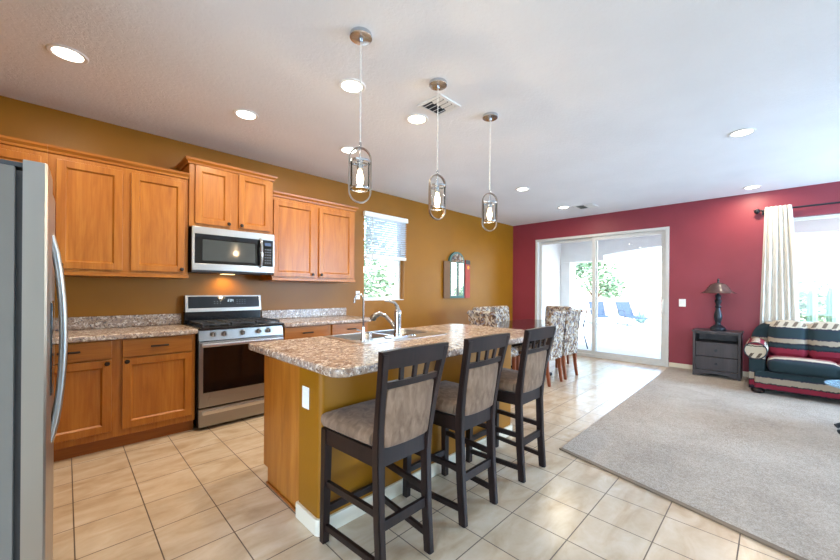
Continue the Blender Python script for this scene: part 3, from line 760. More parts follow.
# ------------------------------------------------------------------ bar stools (built at x=0; seat front faces +y)
def make_stool(cx):
    t = thing('bar_stool', 'nearest dark wood bar stool with beige seat, at the left end of the island', 'bar stool', (cx, 1.38, 0), 'bar stools along the island')
    W_ = M['espresso']
    def X(v): return cx + v
    # front legs
    for s in (-1, 1):
        obj('leg', MB().bar((X(s * .180), 1.592, .004), (X(s * .172), 1.588, .575), .036, .036, (0, 1, 0), .042, .042, .003), W_, t)
    # rear legs run up into the back posts
    for s in (-1, 1):
        P = [(s * .147, 1.178, .004), (s * .146, 1.196, .25), (s * .148, 1.205, .50), (s * .153, 1.200, .60), (s * .164, 1.175, .75), (s * .176, 1.145, .90), (s * .186, 1.122, 1.005)]
        mb = MB(); bm_ = mb.bm; rows = []
        for (x, y, z) in P:
            w = .018 if z > .05 else .016; d = .022 if z < .7 else .017
            rows.append([bm_.verts.new((X(x + a * w), y + b * d, z)) for a, b in ((-1, -1), (1, -1), (1, 1), (-1, 1))])
        for A, B_ in zip(rows, rows[1:]):
            for k in range(4): bm_.faces.new((A[k], A[(k + 1) % 4], B_[(k + 1) % 4], B_[k]))
        bm_.faces.new(rows[0]); bm_.faces.new(rows[-1])
        bmesh.ops.recalc_face_normals(bm_, faces=bm_.faces)
        bmesh.ops.bevel(bm_, geom=[e for e in bm_.edges if abs((e.verts[0].co - e.verts[1].co).z) > .03], offset=.004, segments=2, affect='EDGES')
        obj('leg', mb, W_, t)
    # apron
    mb = MB()
    mb.bar((X(-.152), 1.588, .540), (X(.152), 1.588, .540), .024, .075)
    mb.bar((X(-.131), 1.206, .540), (X(.131), 1.206, .540), .024, .080)
    for s in (-1, 1): mb.bar((X(s * .150), 1.225, .540), (X(s * .174), 1.570, .540), .024, .075)
    obj('seat_apron', mb, W_, t)
    # seat cushion
    mb = MB().cushion(X(-.205), X(.205), 1.195, 1.618, .579, .655, .034, .014, 10)
    for v in mb.bm.verts:
        k = (v.co.y - 1.195) / .423
        v.co.x = X((v.co.x - cx) * (.80 + .20 * k))
        if abs(v.co.x - cx) > .135 and v.co.y < 1.236: v.co.y = 1.236
    obj('seat', mb, M['suede'], t)
    # back: curved top rail, thin rail, spindles, padded panel
    def curved(z0, z1, half, y0, y1, bow, th, bev=.004, crown_=0):
        mb = MB(); bm_ = mb.bm; rows = []; n = 12
        for k in range(n + 1):
            u = -1 + 2 * k / n; b = -bow * (1 - u * u)
            c_ = crown_ * (1 - u * u)
            rows.append([bm_.verts.new((X(u * half[0]), y0 + b - th, z0)), bm_.verts.new((X(u * half[0]), y0 + b + th, z0)), bm_.verts.new((X(u * half[1]), y1 + b + th, z1 + c_)), bm_.verts.new((X(u * half[1]), y1 + b - th, z1 + c_))])
        for A, B_ in zip(rows, rows[1:]):
            for k in range(4): bm_.faces.new((A[k], A[(k + 1) % 4], B_[(k + 1) % 4], B_[k]))
        bm_.faces.new(rows[0]); bm_.faces.new(rows[-1]); bmesh.ops.recalc_face_normals(bm_, faces=bm_.faces)
        return mb
    obj('top_rail', curved(.942, 1.018, (.196, .205), 1.136, 1.122, .012, .014, crown_=.006), W_, t)
    obj('back_rail', curved(.853, .882, (.160, .162), 1.155, 1.150, .010, .011), W_, t)
    for x in (-.075, 0, .075):
        yb = 1.145 - .010 * (1 - (x / .16) ** 2)
        obj('spindle', MB().bar((X(x), yb + .005, .880), (X(x * 1.08), yb - .006, .944), .022, .012, (0, 1, 0)), W_, t)
    mb = MB().cushion(X(-.146), X(.146), 1.160, 1.192, .585, .850, .014, .006, 10)
    for v in mb.bm.verts:
        k = (v.co.z - .585) / .265; u = (v.co.x - cx) / .146
        v.co.y += .016 - .034 * k - .006 * (1 - u * u); v.co.x = X((v.co.x - cx) * (.93 + .07 * k))
    obj('backrest', mb, M['suede'], t)
    # stretchers
    for s in (-1, 1):
        obj('side_stretcher', MB().bar((X(s * .147), 1.20, .300), (X(s * .174), 1.575, .300), .020, .032, bev=.002), W_, t)
        obj('side_stretcher', MB().bar((X(s * .147), 1.19, .085), (X(s * .178), 1.578, .085), .020, .030, bev=.002), W_, t)
    obj('rear_stretcher', MB().bar((X(-.13), 1.196, .245), (X(.13), 1.196, .245), .020, .045, bev=.002), W_, t)
    obj('front_stretcher', MB().bar((X(-.16), 1.588, .165), (X(.16), 1.588, .165), .022, .035, bev=.002), W_, t)
    for (x, y) in ((-.18, 1.592), (.18, 1.592), (-.147, 1.178), (.147, 1.178)):
        obj('foot_glide', MB().lathe([(.012, 0), (.012, .005)], (X(x), y, 0), 10), M['gasket'], t)
    return t
stool = make_stool(1.105)
dup(stool, (1.668, 1.38, 0), 0, 'middle dark wood bar stool of the three at the island')
dup(stool, (2.298, 1.38, 0), 0, 'farthest dark wood bar stool, at the island end nearest the dining table')

# ------------------------------------------------------------------ dining set
dt = thing('dining_table', 'dark glossy dining table on a trestle base past the island', 'dining table', (5.0, 2.73, 0))
obj('tabletop', slab(rrect(4.13, 5.93, 2.28, 3.18, (.04,) * 4), .722, .76, .008), M['darktop'], dt)
obj('table_apron', ring(MB(), 'x', 0, 0, 0, 0, 0, 0, 0) if False else MB().box(4.30, 5.76, 2.42, 2.45, .65, .7215).box(4.30, 5.76, 3.01, 3.04, .65, .7215).box(4.30, 4.33, 2.45, 3.01, .65, .7215).box(5.73, 5.76, 2.45, 3.01, .65, .7215), M['espresso'], dt)
for x in (4.82, 5.17):
    obj('trestle_post', MB().box(x - .045, x + .045, 2.66, 2.80, .085, .7215, .006), M['espresso'], dt)
    obj('trestle_foot', MB().prism([(2.36, 0), (2.46, 0), (2.50, .02), (2.96, .02), (3.0, 0), (3.10, 0), (3.10, .035), (2.86, .085), (2.60, .085), (2.36, .035)], x - .035, x + .035, 'x', bev=.004), M['espresso'], dt)
obj('stretcher', MB().box(4.866, 5.124, 2.70, 2.76, .20, .30, .005), M['espresso'], dt)

def make_dchair():
    """parsons chair at origin: back at -y, seat front at +y"""
    t = thing('dining_chair', 'floral upholstered dining chair on the stool side of the dining table, nearer the island', 'dining chair', (0, 0, 0), 'floral dining chairs around the table')
    obj('seat', MB().cushion(-.235, .235, -.20, .26, .36, .485, .03, .015, 8), M['floral'], t)
    mb = MB(); n = 14; bm_ = mb.bm; rows = []
    prof = []
    for k in range(n + 1):
        u = k / n; z = .34 + .62 * u; y = -.225 - .055 * u ** 1.5
        prof.append((y, z))
    th = .035
    outer = [(y - th, z) for y, z in prof]; inner = [(y + th, z) for y, z in prof]
    yt, ztop = prof[-1]
    roll = [(yt - .018 + (th + .012) * cos(a), ztop + .0 + (th + .006) * sin(a) * 1.0) for a in [pi * (1.0 - j / 8) for j in range(9)]]
    loop = outer + roll + inner[::-1]
    b = bmesh.new()
    L = []
    for (x, sh) in ((-.225, .012), (-.213, 0), (.213, 0), (.225, .012)):
        cy = sum(p[0] for p in loop) / len(loop)
        L.append([b.verts.new((x * (1 - .03 * (1 - (z - .34) / .66)), y + (sh if y < -.25 else -sh) * .6, z - (sh if z > .95 else 0))) for y, z in loop])
    for A, B_ in zip(L, L[1:]):
        m = len(A)
        for k in range(m): b.faces.new((A[k], A[(k + 1) % m], B_[(k + 1) % m], B_[k]))
    b.faces.new(L[0]); b.faces.new(L[-1]); bmesh.ops.recalc_face_normals(b, faces=b.faces)
    mb._merge(b)
    obj('backrest', mb, M['floral'], t)
    for (x, y, y2) in ((-.19, .20, .20), (.19, .20, .20)):
        obj('leg', MB().bar((x, y2, 0), (x, y, .37), .032, .032, (0, 1, 0), .046, .046, .004), M['brownleg'], t)
    for x in (-.19, .19):
        mb = MB().bar((x, -.265, 0), (x, -.235, .20), .030, .034, (0, 1, 0), .036, .040, .003).bar((x, -.235, .195), (x, -.225, .37), .036, .040, (0, 1, 0), .046, .050, .003)
        obj('leg', mb, M['brownleg'], t)
    return t
dc = make_dchair()
DC = [((4.735, 2.365, 0), 0, None), ((5.285, 2.37, 0), R_(-2), 'floral dining chair on the stool side of the dining table, nearer the patio door'),
      ((4.90, 3.13, 0), pi, 'floral dining chair on the kitchen wall side of the table, nearer the island'),
      ((5.44, 3.14, 0), pi, 'floral dining chair on the kitchen wall side of the table, nearer the red wall'),
      ((4.20, 2.73, 0), R_(-90), 'floral dining chair at the table head next to the island'),
      ((5.96, 2.73, 0), R_(90), 'floral dining chair at the table head next to the patio door')]
for loc, rz, lab in DC:
    if lab is None: dc.location = loc; dc.rotation_euler = (0, 0, rz)
    else: dup(dc, loc, rz, lab)

# ------------------------------------------------------------------ wall mirror
wm = thing('wall_mirror', 'arched painted wall mirror with red open shutter on the ochre wall', 'mirror', (5.16, KW, 1.12))
def arch(x0, x1, z0, zs, n=14):
    c, r = (x0 + x1) / 2, (x1 - x0) / 2
    return [(x0, z0), (x1, z0)] + [(c + r * cos(a), zs + r * .85 * sin(a)) for a in [pi * k / n for k in range(n + 1)]]
obj('frame', MB().prism(arch(4.925, 5.36, 1.125, 1.80), KW - .05, KW - .002, 'y', bev=.004), M['teal'], wm)
obj('mirror_glass', MB().box(4.97, 5.315, KW - .052, KW - .0485, 1.17, 1.775), M['mirror'], wm)
obj('mirror_stile', MB().box(5.13, 5.155, KW - .056, KW - .0525, 1.17, 1.775), M['teal'], wm)
obj('painted_arch', MB().prism(arch(4.965, 5.32, 1.795, 1.80), KW - .054, KW - .0505, 'y'), M['folk'], wm)
sh = obj('shutter', MB().box(0, .19, -.012, .012, 1.125, 1.85, .003).xf(Matrix.Translation((5.372, KW - .05, 0)) @ Matrix.Rotation(R_(10), 4, 'Z')), M['shutter'], wm)
obj('painted_flower', MB().lathe([(.04, 0), (.035, .006), (.015, .009), (0, .009)], (5.475, KW - .045, 1.71), 8, 'y'), M['yellow'], sh)
obj('shutter_cap', MB().box(.005, .185, -.016, .014, 1.77, 1.85, .002).xf(Matrix.Translation((5.372, KW - .05, 0)) @ Matrix.Rotation(R_(10), 4, 'Z')), M['darkmetal'], sh)
obj('shutter', MB().box(-.145, 0, -.012, .012, 1.125, 1.80, .003).xf(Matrix.Translation((4.928, KW - .05, 0)) @ Matrix.Rotation(R_(-10), 4, 'Z')), M['brownpaint'], wm)

# wall plates
pl = thing('wall_outlet', 'white outlet plate on the ochre wall left of the window', 'outlet', (2.955, KW, 1.19))
obj('plate', MB().box(2.918, 2.988, KW - .006, KW - .0005, 1.133, 1.25, .003), M['plate'], pl)
obj('socket', MB().box(2.936, 2.970, KW - .008, KW - .005, 1.158, 1.225, .002), M['white'], pl)
ps = thing('light_switch', 'white light switch plate on the red wall beside the patio door', 'light switch', (RW, 1.068, 1.09))
obj('plate', MB().box(RW - .006, RW - .0005, 1.022, 1.114, 1.028, 1.152, .003), M['plate'], ps)
for y in (1.046, 1.090): obj('rocker', MB().box(RW - .009, RW - .005, y - .016, y + .016, 1.057, 1.123, .002), M['white'], ps)

# ------------------------------------------------------------------ ceiling fixtures
CANS = [((.003, 3.155), 'recessed ceiling light nearest the refrigerator, above its wall cabinets'), ((1.07, 3.161), 'recessed ceiling light above the range'),
        ((2.106, 3.178), 'recessed ceiling light half behind the nearest pendant'), ((1.457, 2.166), 'recessed ceiling light beside the cord of the nearest pendant'),
        ((2.131, 2.181), 'recessed ceiling light just left of the ceiling vent by the pendants'), ((4.665, 2.58), 'recessed ceiling light above the dining table, well clear of the vents'),
        ((6.178, 2.623), 'recessed ceiling light beside the far vent near the red wall'), ((4.398, .215), 'recessed ceiling light over the carpet, the larger of two at right'),
        ((6.772, .223), 'recessed ceiling light closest to the red wall above the curtain')]
can0 = None
for (x, y), lab in CANS:
    if can0 is None:
        can0 = thing('recessed_light', lab, 'ceiling light', (x, y, H), 'recessed ceiling lights')
        n = 28
        obj('trim_ring', MB().lathe([(.098, H - .0005), (.098, H - .004), (.092, H - .008), (.074, H - .006), (.070, H - .0005)], (x, y, 0), n), M['white'], can0)
        obj('lens', MB().lathe([(.0735, H - .0045), (.06, H - .0035), (0, H - .003)], (x, y, 0), n), M['can'], can0)
    else: dup(can0, (x, y, H), 0, lab)
    light('recessed_lamp', 'AREA', (x, y, H - .012), (0, 0, 0), CAN_W, CAN_COL, shape='DISK', size=.13)

def vent(label, cx, cy, w, d, rz=0):
    t = thing('ceiling_vent', label, 'air vent', (cx, cy, H), 'square ceiling vents')
    mb = MB(); fw = .028
    for (a, b, c, e) in ((-w, -w + fw, -d, d), (w - fw, w, -d, d), (-w + fw, w - fw, -d, -d + fw), (-w + fw, w - fw, d - fw, d)):
        mb.box(cx + a, cx + b, cy + c, cy + e, H - .010, H - .0005, .002)
    obj('frame', mb, M['white'], t)
    obj('duct', MB().box(cx - w + fw, cx + w - fw, cy - d + fw, cy + d - fw, H - .0025, H - .0006), M['darkmetal'], t)
    n = 4
    for k in range(n):
        u = -w + fw + (2 * (w - fw)) * (k + .5) / n
        for (c, e, s) in ((-d + fw, -.003, 1), (.003, d - fw, -1)):
            obj('louver', MB().box(-.014, .014, (c), (e), -.0008, .0008).xf(Matrix.Translation((cx + u, cy, H - .009)) @ Matrix.Rotation(R_(28 * s), 4, 'Y')), M['white'], t)
    return t
vent('square white ceiling vent beside the middle pendant canopy', 2.095, 1.895, .125, .125)
vent('far ceiling vent close to the red wall', 6.36, 2.31, .16, .16)

def make_pendant(x, y):
    t = thing('pendant_light', 'nearest glass and nickel pendant light, over the left end of the island', 'pendant light', (x, y, H), 'pendant lights over the island')
    obj('canopy', MB().lathe([(.062, H - .0005), (.064, H - .022), (.058, H - .026), (.012, H - .027), (.010, H - .045), (0, H - .046)], (x, y, 0), 24), M['nickel'], t)
    for ph in (0, pi):
        P = [(x + .0022 * cos(ph + k * .9), y + .0022 * sin(ph + k * .9), H - .04 - k * .0106) for k in range(59)]
        obj('cord', MB().tube(P, .0021, 5), M['curtain'], t)
    zt, zb, hw = 2.088, 1.772, .062
    a_ = R_(-30); ex, ey = cos(a_), sin(a_)
    pts = []
    for k in range(11): pts.append((cos(pi * k / 10) * hw, zt - .066 + .066 * sin(pi * k / 10)))
    for k in range(11): pts.append((-cos(pi * k / 10) * hw, zb + .066 - .066 * sin(pi * k / 10)))
    mb = MB(); b = mb.bm; rows = []
    nx, ny = -ey, ex
    N = len(pts)
    for i, (u, z) in enumerate(pts):
        du = pts[(i + 1) % N][0] - pts[i - 1][0]; dz = pts[(i + 1) % N][1] - pts[i - 1][1]; l = math.hypot(du, dz) or 1
        pu, pz = dz / l * .0035, -du / l * .0035
        rows.append([b.verts.new((x + ex * (u + s * pu) + nx * w, y + ey * (u + s * pu) + ny * w, z + s * pz)) for s, w in ((-1, -.010), (1, -.010), (1, .010), (-1, .010))])
    for i in range(N):
        A, B_ = rows[i], rows[(i + 1) % N]
        for k in range(4): b.faces.new((A[k], A[(k + 1) % 4], B_[(k + 1) % 4], B_[k]))
    bmesh.ops.recalc_face_normals(b, faces=b.faces)
    obj('strap_loop', mb, M['strap'], t)
    obj('stem', MB().lathe([(.006, 2.12), (.008, 2.11), (.006, 2.09), (.006, 2.02), (.018, 2.015), (.018, 1.965), (.014, 1.96), (0, 1.96)], (x, y, 0), 14), M['nickel'], t)
    obj('ring_band', MB().lathe([(.058, 2.012), (.0625, 2.012), (.0625, 2.0), (.058, 2.0), (.058, 2.012)], (x, y, 0), 28, caps=False), M['nickel'], t)
    obj('top_spider', MB().bar((x - .058, y, 2.008), (x + .058, y, 2.008), .010, .004).bar((x, y - .058, 2.008), (x, y + .058, 2.008), .010, .004), M['nickel'], t)
    obj('glass_shade', MB().lathe([(.054, 2.0), (.054, 1.846), (.051, 1.846), (.051, 2.0), (.054, 2.0)], (x, y, 0), 28, caps=False), M['lampglass'], t)
    obj('bottom_band', MB().lathe([(.0545, 1.856), (.0575, 1.856), (.0575, 1.846), (.0545, 1.846), (.0545, 1.856)], (x, y, 0), 28, caps=False), M['nickel'], t)
    obj('bulb', MB().lathe([(.010, 1.96), (.012, 1.945), (.020, 1.92), (.021, 1.90), (.014, 1.875), (0, 1.865)], (x, y, 0), 16), M['bulb'], t)
    return t
pd = make_pendant(1.197, 1.692)
dup(pd, (1.860, 1.692, H), R_(12), 'middle glass and nickel pendant light of the three over the island')
dup(pd, (2.516, 1.694, H), R_(-6), 'farthest glass and nickel pendant light, over the far end of the island')
for x in (1.197, 1.86, 2.516):
    light('pendant_lamp', 'POINT', (x, 1.692, 1.815), (0, 0, 0), 3.5, (1, .72, .42), shadow_soft_size=.02)

# ------------------------------------------------------------------ living room
ns = thing('nightstand', 'dark grey wood nightstand with open shelf and two drawers by the red wall', 'nightstand', (6.95, .595, 0))
nx0, nx1, ny0, ny1 = 6.74, 7.18, .325, .870
G = M['slate']
for y in (ny0, ny1 - .03): obj('side_panel', MB().box(nx0 + .008, nx1, y, y + .03, .015, .672, .003), G, ns)
obj('top', MB().box(nx0 - .008, nx1, ny0 - .012, ny1 + .012, .6725, .695, .004), G, ns)
obj('back_panel', MB().box(nx1 - .012, nx1 - .001, ny0 + .0305, ny1 - .0305, .05, .672), G, ns)
obj('shelf', MB().box(nx0 + .01, nx1 - .012, ny0 + .0305, ny1 - .0305, .508, .526), G, ns)
obj('top_rail', MB().box(nx0 + .01, nx0 + .03, ny0 + .0305, ny1 - .0305, .648, .672), G, ns)
for (a, b) in ((.318, .505), (.118, .312)):
    d = obj('drawer', MB().box(nx0 + .006, nx1 - .05, ny0 + .033, ny1 - .033, a, b, .004), G, ns)
    obj('drawer_knob', MB().lathe([(.006, 0), (.007, .012), (.018, .018), (.017, .026), (0, .030)], (nx0 + .006, (ny0 + ny1) / 2, (a + b) / 2), 16, 'x'), M['darkmetal'], d)
c = (ny0 + ny1) / 2
obj('base_rail', MB().prism([(ny0 + .0305, .112), (ny0 + .0305, .02), (ny0 + .07, .02), (c - .12, .062), (c, .068), (c + .12, .062), (ny1 - .07, .02), (ny1 - .0305, .02), (ny1 - .0305, .112)], nx0 + .010, nx0 + .03, 'x'), G, ns)
for s in (0, 1):
    y = (ny0 if s == 0 else ny1 - .03); obj('foot', MB().box(nx0 + .01, nx1 - .002, y + .001, y + .029, .014, .016), G, ns)

tl = thing('table_lamp', 'turned dark bronze table lamp with shallow glass shade on the nightstand', 'lamp', (6.98, .596, .695))
prof = [(.098, .696), (.10, .706), (.092, .716), (.088, .738), (.066, .755), (.056, .768), (.040, .778), (.032, .80), (.034, .815), (.046, .86), (.052, .90), (.044, .95), (.032, 1.00), (.028, 1.03), (.040, 1.045), (.040, 1.058), (.026, 1.07), (.030, 1.10), (.042, 1.125), (.044, 1.145), (.028, 1.165), (.034, 1.20), (.040, 1.215), (.020, 1.23), (.012, 1.27), (.008, 1.36), (0, 1.36)]
obj('lamp_base', MB().lathe(prof, (6.98, .596, 0), 26), M['darkmetal'], tl)
sp = [(.218, 1.255), (.19, 1.268), (.15, 1.302), (.126, 1.345), (.096, 1.385), (.05, 1.408), (.012, 1.414)]
sh_ = obj('lamp_shade', MB().lathe(sp + [(r - .003 if r > .02 else r, z - .003) for r, z in sp[::-1]] + sp[:1], (6.98, .596, 0), 36, caps=False), M['shade'], tl)
obj('finial', MB().lathe([(.016, 1.412), (.018, 1.425), (.010, 1.435), (.016, 1.45), (.018, 1.462), (.006, 1.475), (0, 1.485)], (6.98, .596, 0), 14), M['darkmetal'], tl)
obj('bulb', MB().lathe([(.012, 1.28), (.028, 1.315), (.026, 1.335), (0, 1.35)], (7.02, .596, 0), 12), M['white'], tl)

# curtain on rod
cu = thing('curtain', 'cream grommet curtain panel hanging left of the living room window', 'curtain', (7.10, -.03, 0))
def curtain_fn(u, v):
    z = 2.49 - v * 2.46
    y0 = .095 + .07 * v ** .8; y1 = -.170 - .115 * v ** .8
    a = u * 6 * 2 * pi + .4 * sin(u * 9)
    amp = .017 + .010 * v
    return (7.082 + amp * cos(a) + .006 * sin(3 * v * pi + u * 9), y0 + (y1 - y0) * (u + .010 * sin(a * .5 + v * 2)), z)
obj('panel', MB().grid(curtain_fn, 150, 30), M['curtain'], cu, smooth=180, solid=.003)
rd = thing('curtain_rod', 'dark metal curtain rod with round finial above the living room window', 'curtain rod', (7.125, -.9, 2.45))
obj('rod', MB().tube([(7.125, .13, 2.452), (7.125, -2.25, 2.452)], .0125, 12), M['darkmetal'], rd)
for y, s in ((.13, 1), (-2.25, -1)):
    obj('finial', MB().lathe([(.014, 0), (.020, .008), (.010, .016), (.034, .035), (.038, .052), (.028, .072), (.012, .082), (0, .084)], (0, 0, 0), 18).xf(Matrix.Translation((7.125, y, 2.452)) @ Matrix.Rotation(-s * pi / 2, 4, 'X')), M['darkmetal'], rd)
for y in (.112, -2.2):
    obj('bracket', MB().tube([(7.125, y, 2.44), (7.165, y, 2.436), (RW - .001, y, 2.436)], .008, 8).box(RW - .012, RW - .0005, y - .02, y + .02, 2.40, 2.47, .003), M['darkmetal'], rd)

# sofa
C_ = dict(cream=srgb(192, 178, 158), black=srgb(34, 34, 42), green=srgb(38, 53, 58), red=srgb(124, 34, 50), tan=srgb(150, 136, 118), navy=srgb(44, 46, 60))
sf_back = mat_stripes('blanket_stripe_back', .44, .91, [(0, C_['red']), (.20, C_['red']), (.235, C_['black']), (.27, C_['green']), (.34, C_['black']), (.385, C_['tan']), (.50, C_['navy']), (.53, C_['green']), (.76, C_['navy']), (.80, C_['cream'])], .02, zig=(.83, .95, srgb(110, 96, 84), .085))
sf_arm = mat_stripes('blanket_stripe_arm', .08, .66, [(0, C_['black']), (.05, C_['red']), (.16, C_['black']), (.19, C_['tan']), (.33, C_['navy']), (.36, C_['green']), (.60, C_['black']), (.63, C_['cream']), (.88, C_['black']), (.90, C_['cream']), (.92, C_['red']), (.965, C_['cream']), (.985, C_['black'])], .015, zig=(.64, .74, srgb(90, 76, 66), .075))
sf_frame = mat_stripes('blanket_stripe_frame', .44, .91, [(0, C_['red']), (.26, C_['black']), (.30, C_['tan']), (.46, C_['navy']), (.50, C_['green']), (.84, C_['black']), (.87, C_['cream'])], .03)
sf_front = mat_stripes('blanket_stripe_front', .06, .30, [(0, C_['black']), (.12, C_['red']), (.34, C_['black']), (.40, C_['tan']), (.68, C_['navy']), (.74, C_['green'])], .02)
sf_seat = mat_stripes('blanket_stripe_seat', 5.96, 6.60, [(0, C_['green']), (.20, C_['navy']), (.26, C_['black']), (.30, C_['cream']), (.52, C_['red']), (.62, C_['cream']), (.66, C_['red'])], .03, 'X', zig=None)
SYL, SYR = .268, -1.93
sf = thing('sofa', 'rolled arm sofa in red, green and cream striped blanket fabric under the window', 'sofa', (0, 0, 0))
obj('base', MB().box(6.09, 6.98, SYR + .10, SYL - .10, .075, .30, .02), sf_front, sf)
def arm_prof(sg, yc):
    """rolled arm outline in (y,z); sg=+1: the roll bulges to +y"""
    P = [(yc - .07 * sg, .07), (yc - .075 * sg, .50)]
    for k in range(15):
        a = R_(200) - k * R_(262) / 14
        P.append((yc + .015 * sg + sg * .112 * cos(a), .540 + .108 * sin(a)))
    P += [(yc + .075 * sg, .45), (yc + .075 * sg, .07)]
    return P
for sg, yc in ((1, .145), (-1, -1.81)):
    ar = obj('arm', MB().prism(arm_prof(sg, yc), 6.115, 6.96, 'x', bev=.012, seg=3), sf_arm, sf)
    rp = [(yc + .015 * sg + .105 * cos(a), .540 + .102 * sin(a), ) for a in [2 * pi * k / 26 for k in range(26)]]
    obj('arm_piping', MB().tube([(6.113, y, z) for y, z in rp], .007, 6, closed=True), plain('dark_piping', srgb(44, 42, 50), .8), ar)
bf = [(SYR + .03, .08), (SYL - .045, .08), (SYL - .045, .62)] + [(SYL - .265 + .22 * cos(a), .625 + .245 * sin(a)) for a in [k * pi / 20 for k in range(1, 11)]] + [(SYR + .25 + .22 * cos(a), .625 + .245 * sin(a)) for a in [pi / 2 + k * pi / 20 for k in range(11)]]
obj('back_frame', MB().prism(bf, 6.74, 7.0, 'x', bev=.05, seg=4), sf_frame, sf)
W3 = (SYL - .225 - (SYR + .225)) / 3
for k in range(5):
    y1 = SYL - .235 - k * .345; y0 = y1 - .342
    mb = MB().cushion(6.56, 6.74, y0, y1, .45, .885, .07, .022, 10)
    for v in mb.bm.verts: v.co.x += .20 * ((v.co.z - .45) / .435) - .06
    obj('back_cushion', mb, sf_back, sf)
for k in range(3):
    y1 = SYL - .225 - k * W3; y0 = y1 - W3 + .004
    obj('seat_cushion', MB().cushion(6.065, 6.56, y0, y1, .30, .455, .045, .018, 10), sf_seat, sf)
obj('skirt_welt', MB().tube([(6.088, SYR + .14, .298), (6.088, SYL - .20, .298)], .006, 6), plain('dark_welt', srgb(36, 44, 50), .8), sf)
for (x, y) in ((6.16, .135), (6.16, -1.80), (6.90, .135), (6.90, -1.80)):
    obj('foot', MB().lathe([(.040, 0), (.062, .012), (.066, .04), (.05, .065), (.05, .076)], (x, y, 0.0145), 18), M['espresso'], sf)

# glass coffee table at right edge
ct = thing('coffee_table', 'oval pale blue glass coffee table cut off at the right edge', 'coffee table', (4.95, -1.05, .014))
obj('glass_top', slab([(4.95 + .42 * cos(2 * pi * k / 48), -1.05 + .72 * sin(2 * pi * k / 48)) for k in range(48)], .438, .452, .005), M['paleglass'], ct)
for sx in (-1, 1):
    for sy in (-1, 1):
        obj('leg', MB().tube([(4.95 + sx * .10, -1.05 + sy * .635, .038), (4.95 + sx * .12, -1.05 + sy * .60, .06), (4.95 + sx * .17, -1.05 + sy * .50, .22), (4.95 + sx * .22, -1.05 + sy * .42, .40), (4.95 + sx * .23, -1.05 + sy * .40, .437)], .016, 10, rr=[.022, .018, .015, .015, .02]), M['darkmetal'], ct)
obj('leg_brace', MB().tube([(4.95, -1.55, .22), (4.95, -.55, .22)], .010, 8).tube([(4.78, -1.55, .22), (5.12, -1.55, .22)], .010, 8).tube([(4.78, -.55, .22), (5.12, -.55, .22)], .010, 8), M['darkmetal'], ct)

# ------------------------------------------------------------------ outside
struct('patio_slab', MB().box(RW + .161, 9.1, -4.5, 4.6, -.14, -.03), M['concrete'], 'pale concrete patio slab')
struct('garden_ground', MB().box(-6, 60, -40, 40, -.5, -.141), M['gravel'], 'pale desert gravel')
struct('patio_roof', MB().box(RW + .161, 10.3, -4.5, 4.9, 2.62, 2.8), M['stucco'], 'stucco patio soffit')
mb = MB()
# beam with a shallow arch along the patio's outer edge
zs = [(4.199, 2.619), (-4.5, 2.619), (-4.5, 2.32)] + [(y, 2.20 + .20 * (1 - ((y - .2) / 2.9) ** 2)) for y in [-2.7 + 5.8 * k / 16 for k in range(17)]] + [(3.1, 2.061), (4.199, 2.061)]
mb.prism(zs, 9.75, 10.1, 'x'); struct('patio_beam', mb, M['stucco'], 'arched stucco patio beam')
struct('patio_column', MB().box(9.72, 10.13, 3.94, 4.199, -.141, 2.06, .02), M['stucco'], 'square stucco patio column')
struct('patio_side_wall', MB().box(RW + .161, 10.13, 4.20, 4.9, -.141, 2.619), M['stucco'], 'stucco wall at the end of the patio')
struct('garden_wall', MB().box(24, 24.25, -30, 38, -.14, .95), M['block'], 'low pinkish garden wall')

def leaves(mb, centers, n, size, rnd):
    b = mb.bm
    for (c, r) in centers:
        for _ in range(n):
            d = Vector((rnd.gauss(0, 1), rnd.gauss(0, 1), rnd.gauss(0, 1))).normalized() * r * rnd.random() ** .45
            p = Vector(c) + d; q = Matrix.Rotation(rnd.random() * 6.28, 3, 'Z') @ Matrix.Rotation(rnd.random() * 3.14, 3, 'X')
            s = size * (.6 + .8 * rnd.random())
            b.faces.new([b.verts.new(p + q @ Vector(v)) for v in ((-s, 0, 0), (0, -s * .45, 0), (s, 0, 0), (0, s * .45, .15 * s))])
def tree(label, x, y, h, spread, n, seed, name='garden_tree', trunk=True, size=.09):
    rnd = random.Random(seed); t = thing(name, label, 'tree' if trunk else 'shrub', (x, y, -.14))
    cs = []
    mb = MB()
    mb.tube([(x, y, -.14), (x + .05, y - .04, h * .25), (x, y + .05, h * .5)], .08 * spread, 8, rr=[.09 * spread, .07 * spread, .05 * spread])
    for k in range(11):
        a = k * 2.4; r = spread * (.25 + .65 * rnd.random()); z = h * (.42 if trunk else .25) + h * .5 * rnd.random()
        c = (x + r * cos(a) * .8, y + r * sin(a) * .8, z); cs.append((c, spread * .42))
        mb.tube([(x, y, h * .3), ((x + c[0]) / 2, (y + c[1]) / 2, (h * .35 + z) / 2 + .05), c], .02 * spread, 6, rr=[.035 * spread, .022 * spread, .008])
    obj('branches', mb, M['bark'], t)
    mb = MB(); leaves(mb, cs, n, size, rnd)
    obj('foliage', mb, M['leaf'], t, smooth=0)
    return t
tree('leafy pale green tree seen through the patio door', 14.6, 4.95, 3.1, 1.15, 170, 3)
tree('tall green shrub seen through the kitchen window', 5.6, 8.6, 3.2, 1.5, 200, 5, 'garden_tree')
tree('green shrub low in the kitchen window view', 4.9, 7.0, 2.0, .8, 150, 8, 'garden_shrub', False, .06)
tree('wide pale shrub seen through the living room window beside the curtain', 15.2, -.35, 2.1, 1.1, 200, 11, 'garden_shrub', False)
tree('wide pale shrub at the right end of the living room window view', 15.2, -2.95, 2.0, 1.1, 200, 13, 'garden_shrub', False)
tree('small round bush right of the agave near the garden wall', 18.6, 2.5, .75, .5, 120, 17, 'garden_shrub', False, .06)
